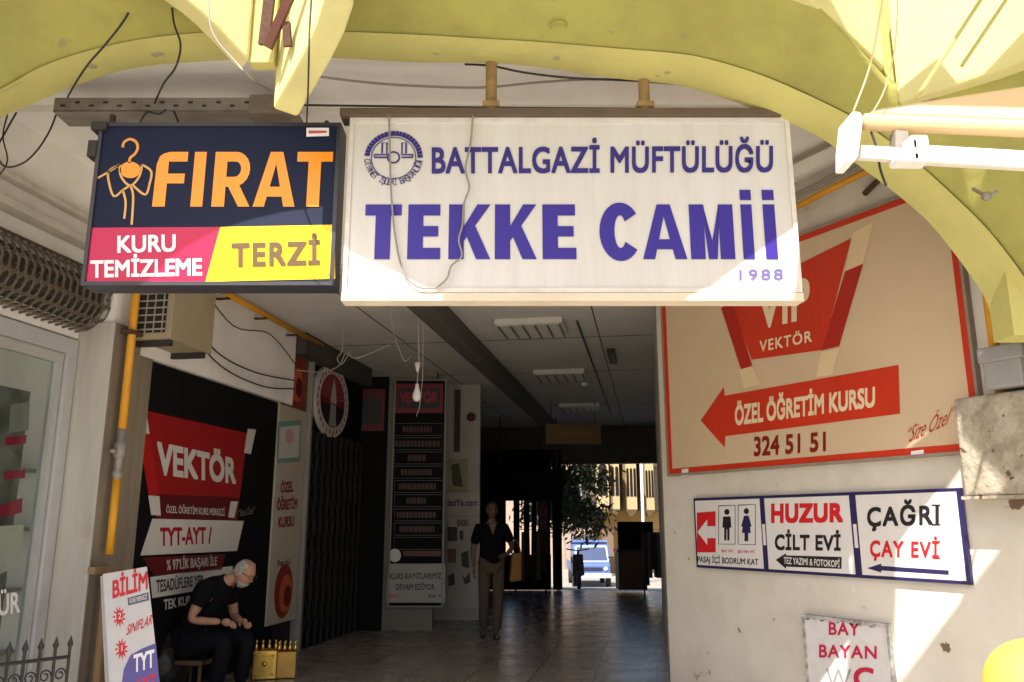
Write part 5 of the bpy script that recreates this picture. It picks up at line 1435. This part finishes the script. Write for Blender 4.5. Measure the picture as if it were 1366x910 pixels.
for k in range(900):
    e_ = random.choice(ends) + Vector((random.gauss(0, .24), random.gauss(0, .24) + .15, random.gauss(0, .22)))
    dr = Vector((random.gauss(0, 1), random.gauss(0, 1), -.8 + random.gauss(0, .5))).normalized(); sd_ = dr.cross(Vector((random.random(), random.random(), random.random()))).normalized()
    ln = random.uniform(.12, .22); w_ = ln * .15
    mb.add([e_, e_ + dr * ln * .5 + sd_ * w_, e_ + dr * ln, e_ + dr * ln * .5 - sd_ * w_], [(0, 1, 2, 3)])
mb.build('lit_leaves', M('lit leaf', (.16, .2, .08, 1), .4), rt)  # sunlit highlights of the crown put into a paler leaf colour
# signboard on kiosk, right
kb = atY(848, 785, 18.4); kb.z = 0
rt = thing('kiosk_counter', 'brown wooden kiosk counter near the exit under a dark board', 'counter', kb)
farbox(826, 735, 862, 787, 18.4, .6).build('cabinet', WOODD, rt)
farbox(823, 733, 865, 737, 18.36, .68).build('counter_top', M('counter dark', (.06, .04, .03, 1), .5), rt)
sbp = atY(847, 735, 18.3)
rt = thing('dark_signboard', 'dark rectangular signboard standing on the kiosk counter', 'sign', sbp)
farbox(825, 696, 871, 733, 18.45, .08).build('board', BLACK, rt)
mb = MB(); farbox(832, 731, 835, 735, 18.45, .06, mb); farbox(860, 731, 863, 735, 18.45, .06, mb); mb.build('stand', IRON, rt)
# scooter silhouette before the truck
sc0 = atY(772, 785, 20.6); sc0.z = -.05
rt = thing('motor_scooter', 'small dark scooter parked in front of the blue truck', 'scooter', sc0)
def SQ(x, y, z): return sc0 + Vector((x, y, z))
for yv in (-.1, .95):
    w_ = MB(); w_.tube([SQ(.0, yv + .17 * math.cos(R(q)), .20 + .17 * math.sin(R(q))) for q in range(0, 361, 20)], .045, 8); w_.build('wheel', RUBBER, rt, smooth=True)
MB().prism([SQ(-.12, .3, .25), SQ(.12, .3, .25), SQ(.12, 1.0, .3), SQ(-.12, 1.0, .3)], (0, 0, .3)).build('body', M('scooter grey', (.06, .06, .07, 1), .4), rt, bevel=.03)
MB().box(SQ(0, .65, .63), (.22, .6, .07)).build('saddle', RUBBER, rt, bevel=.02)
MB().prism([SQ(-.15, -.02, .3), SQ(.15, -.02, .3), SQ(.12, .05, .8), SQ(-.12, .05, .8)], (0, .05, 0)).build('leg_shield', M('scooter grey', (.06, .06, .07, 1), .4), rt, bevel=.02)
MB().tube([SQ(-.28, .12, .92), SQ(0, .02, .88), SQ(.28, .12, .92)], .018, 6).tube([SQ(0, .0, .3), SQ(0, .03, .88)], .03, 6).build('handlebar', IRON, rt)
# truck
tx0, tx1 = atY(764, 780, 37), atY(817, 780, 37)
tc = (tx0.x + tx1.x) / 2; zg = -1.2
tw = tx1.x - tx0.x
tk = thing('pickup_truck', 'small blue flatbed truck facing the passage from the sunlit street', 'truck', (tc, 37, zg))
def TQ(x, y, z): return Vector((tc + x * tw / 2, 37 + y, zg + z))
prof_ = [(-.0, .45), (-.06, .62), (-.02, .95), (.10, 1.05), (.45, 1.72), (.55, 1.80), (1.35, 1.80), (1.45, .45)]
mb = MB(); mb.prism([TQ(-.92, y_, z_) for y_, z_ in prof_], (tw * .92, 0, 0)); mb.build('cab', TRUCKB, tk, bevel=.05)
mb = MB(); mb.flat = False
mb.prism([TQ(-.78, .125, 1.10), TQ(.78, .125, 1.10), TQ(.72, .42, 1.66), TQ(-.72, .42, 1.66)], (0, -.03, .012)); mb.build('windscreen', M('screen', (.03, .05, .12, 1), .3, spec=.3), tk)
mb = MB()
for q in (((-.82, 1.06), (.82, 1.06), (.82, 1.12), (-.82, 1.12)),): pass
mb.prism([TQ(-.84, .08, 1.05), TQ(.84, .08, 1.05), TQ(.84, .11, 1.10), TQ(-.84, .11, 1.10)], (0, -.02, .01))
mb.prism([TQ(-.78, .43, 1.67), TQ(.78, .43, 1.67), TQ(.78, .47, 1.73), TQ(-.78, .47, 1.73)], (0, -.03, .012))
for s2 in (-1, 1): mb.prism([TQ(s2 * .80, .125, 1.10), TQ(s2 * .86, .125, 1.10), TQ(s2 * .80, .43, 1.68), TQ(s2 * .74, .43, 1.68)], (0, -.034, .014))
mb.build('screen_frame', M('truck pale', (.55, .6, .7, 1), .4), tk)
MB().box(TQ(0, -.10, .50), (tw * .94, .10, .20)).build('bumper', M('truck white', (.6, .62, .68, 1), .4), tk, bevel=.02)
MB().box(TQ(0, -.07, .78), (tw * .5, .04, .12)).build('grille', RUBBER, tk)
MB().box(TQ(-.06, -.158, .50), (.42, .012, .11)).build('number_plate', M('plate white', (.75, .75, .75, 1), .4), tk)
for s2 in (-1, 1):
    MB().lathe(TQ(s2 * .68, -.04, .78), [(.09, 0), (.085, .05), (.03, .07)], 14, (0, -1, 0)).build('headlight', M('lamp glass', (.7, .7, .68, 1), .15), tk, smooth=True)
    MB().box(TQ(s2 * 1.0, .12, 1.18), (.14, .06, .24)).tube([TQ(s2 * .92, .2, 1.1), TQ(s2 * 1.0, .12, 1.18)], .015, 5).build('mirror', RUBBER, tk)
    for yv in (.55, 3.0):
        MB().lathe(TQ(s2 * .86, yv, .30), [(.30, -.09), (.31, 0), (.30, .09)], 20, (1, 0, 0)).build('wheel', RUBBER, tk)
mb = MB(); mb.box(TQ(0, 2.9, .62), (tw * .94, 2.7, .10)); 
for s2 in (-1, 1): mb.box(TQ(s2 * .95, 2.9, .85), (.05, 2.7, .36))
mb.box(TQ(0, 1.58, 1.35), (tw * .96, .05, 1.1)).box(TQ(0, 1.56, 1.92), (tw * .98, .3, .10)); mb.build('flatbed', M('bed blue', (.12, .18, .36, 1), .5, dirt=.4), tk)

# far buildings
OCR = M('ochre render', (.38, .225, .07, 1), .9, dirt=.3, scale=.6)
CRB = M('cream bay', (.40, .30, .16, 1), .8, dirt=.25, scale=.8)
FW = M('frame brown', (.16, .10, .06, 1), .7)
YB2 = 44.0
bh = thing('bay_house', 'ochre timber house with a row of cream oriel bays in the sun', 'house', atY(840, 740, YB2))
x0_, x1_ = atY(800, 700, YB2).x, atY(878, 700, YB2).x
lower = MB().prism([Vector((x0_ - .2, YB2 + 1.0, -1.3)), Vector((x1_ - 1.2, YB2 + 7, -1.3)), Vector((x1_ + 2, YB2 + 9, -1.3)), Vector((x0_ + 1, YB2 + 9, -1.3))], (0, 0, 3.6)); lower.build('ground_storey', OCR, bh)
zf0, zf1 = 2.25, 5.0
bays = [(797, 812, 0.0), (815, 826, .5), (836, 849, 1.6), (862, 872, 3.2)]
body = MB().prism([Vector((x0_ - .2, YB2 + .6, zf0)), Vector((x1_ - .6, YB2 + 5.5, zf0)), Vector((x1_ + 2, YB2 + 9, zf0)), Vector((x0_, YB2 + 9, zf0))], (0, 0, zf1 - zf0 + 1.2)); body.build('upper_storey', M('brown gap wall', (.16, .115, .07, 1), .9), bh)
for k, (xa, xb, dy) in enumerate(bays):
    Yk = YB2 + dy
    sx_ = 1 + dy / YB2
    a_, b_ = atY(xa, 680, Yk), atY(xb, 640, Yk)
    mb = MB().prism([Vector((a_.x, Yk, zf0)), Vector((b_.x, Yk, zf0)), Vector((b_.x + .25, Yk + 3, zf0)), Vector((a_.x, Yk + 3, zf0))], (0, 0, zf1 - zf0))
    for j in range(4): mb.box(Vector(((a_.x + b_.x) / 2, Yk + .4 + .1 * j, zf0 - .05 - .09 * j)), (b_.x - a_.x - .12 * j, .5, .09))
    o = mb.build('oriel_bay', CRB, bh)
    nw = (1, 2, 3, 3)[k]
    for j in range(nw):
        w_ = (b_.x - a_.x) / nw
        cx = a_.x + w_ * (j + .5)
        pts = [(cx - w_ * .38, 2.95), (cx + w_ * .38, 2.95), (cx + w_ * .34, 4.4)] + [(cx + w_ * .34 * math.cos(R(q)), 4.4 + w_ * .34 * math.sin(R(q))) for q in range(20, 161, 20)] + [(cx - w_ * .34, 4.4)]
        MB().prism([Vector((x_, Yk - .03, z_)) for x_, z_ in pts], (0, .02, 0)).build('window', M('brown pane', (.014, .011, .009, 1), .5, spec=.1), bh)
MB().prism([Vector((x0_ - .6, YB2 - .4, zf1)), Vector((x1_ + .2, YB2 + 5, zf1)), Vector((x1_ + 2, YB2 + 9.5, zf1)), Vector((x0_ - .6, YB2 + 9.5, zf1))], (0, 0, .25)).build('eave', M('eave wood', (.34, .22, .10, 1), .8), bh)
MB().box2((x0_ + .2, YB2 + .85, -.2), (x0_ + .8, YB2 + 1.1, 1.4)).build('door', FW, bh)
p = atY(858, 700, 40)
o = MB().tube([(p.x, 40, -1.2), (p.x, 40, 7)], .07, 8).build('lamp_post', M('white post', (.75, .75, .74, 1), .5), origin=(p.x, 40, -1.2)); tag(o, 'slim white post before the oriel bays', 'post')
pw = thing('pale_house', 'pale pink rendered house behind the truck', 'house', atY(772, 740, 52))
a_ = atY(715, 700, 52).x; b_ = atY(797, 700, 52).x
MB().box2((a_ - 4, 52, -1.4), (b_ + .6, 58, 7)).build('wall', M('pale pink render', (.36, .27, .22, 1), .9, dirt=.3, scale=.5), pw)
for k in range(4):
    xx = atY(752 + k * 12, 700, 52).x
    MB().box2((xx - .03, 51.95, -1.3), (xx + .05, 52.0, 6)).build('downpipe', M('pale pipe', (.3, .26, .24, 1), .7), pw)
for xx, zz in ((765, 3.2), (783, 3.2), (770, .2), (788, .2)):
    c = atY(xx, 700, 52).x
    MB().box2((c - .4, 51.96, zz - .6), (c + .4, 51.99, zz + .6)).build('window', WINDK, pw)
# far tree at the right end of the street
tc2 = atY(884, 690, 60)
rt = thing('street_tree', 'sunlit green street tree beyond the oriel house', 'tree', (tc2.x, 60, -1.4))
MB().tube([(tc2.x, 60, -1.4), (tc2.x + .2, 60, 1), (tc2.x, 60, 3)], [.2, .15, .1], 8).build('trunk', BARK, rt)
mb = MB(); mb.flat = True
cl = [Vector((tc2.x + random.gauss(0, .8), 60 + random.gauss(0, .8), 3 + random.gauss(0, 1.0))) for k in range(12)]
for k in range(1500):
    e_ = random.choice(cl) + Vector((random.gauss(0, .35), random.gauss(0, .35), random.gauss(0, .3)))
    dr = Vector((random.gauss(0, 1), random.gauss(0, 1), random.gauss(0, 1))).normalized(); sd_ = dr.cross(Vector((.3, .5, .8))).normalized()
    mb.add([e_, e_ + dr * .1 + sd_ * .06, e_ + dr * .2, e_ + dr * .1 - sd_ * .06], [(0, 1, 2, 3)])
mb.build('crown', LEAFB, rt)
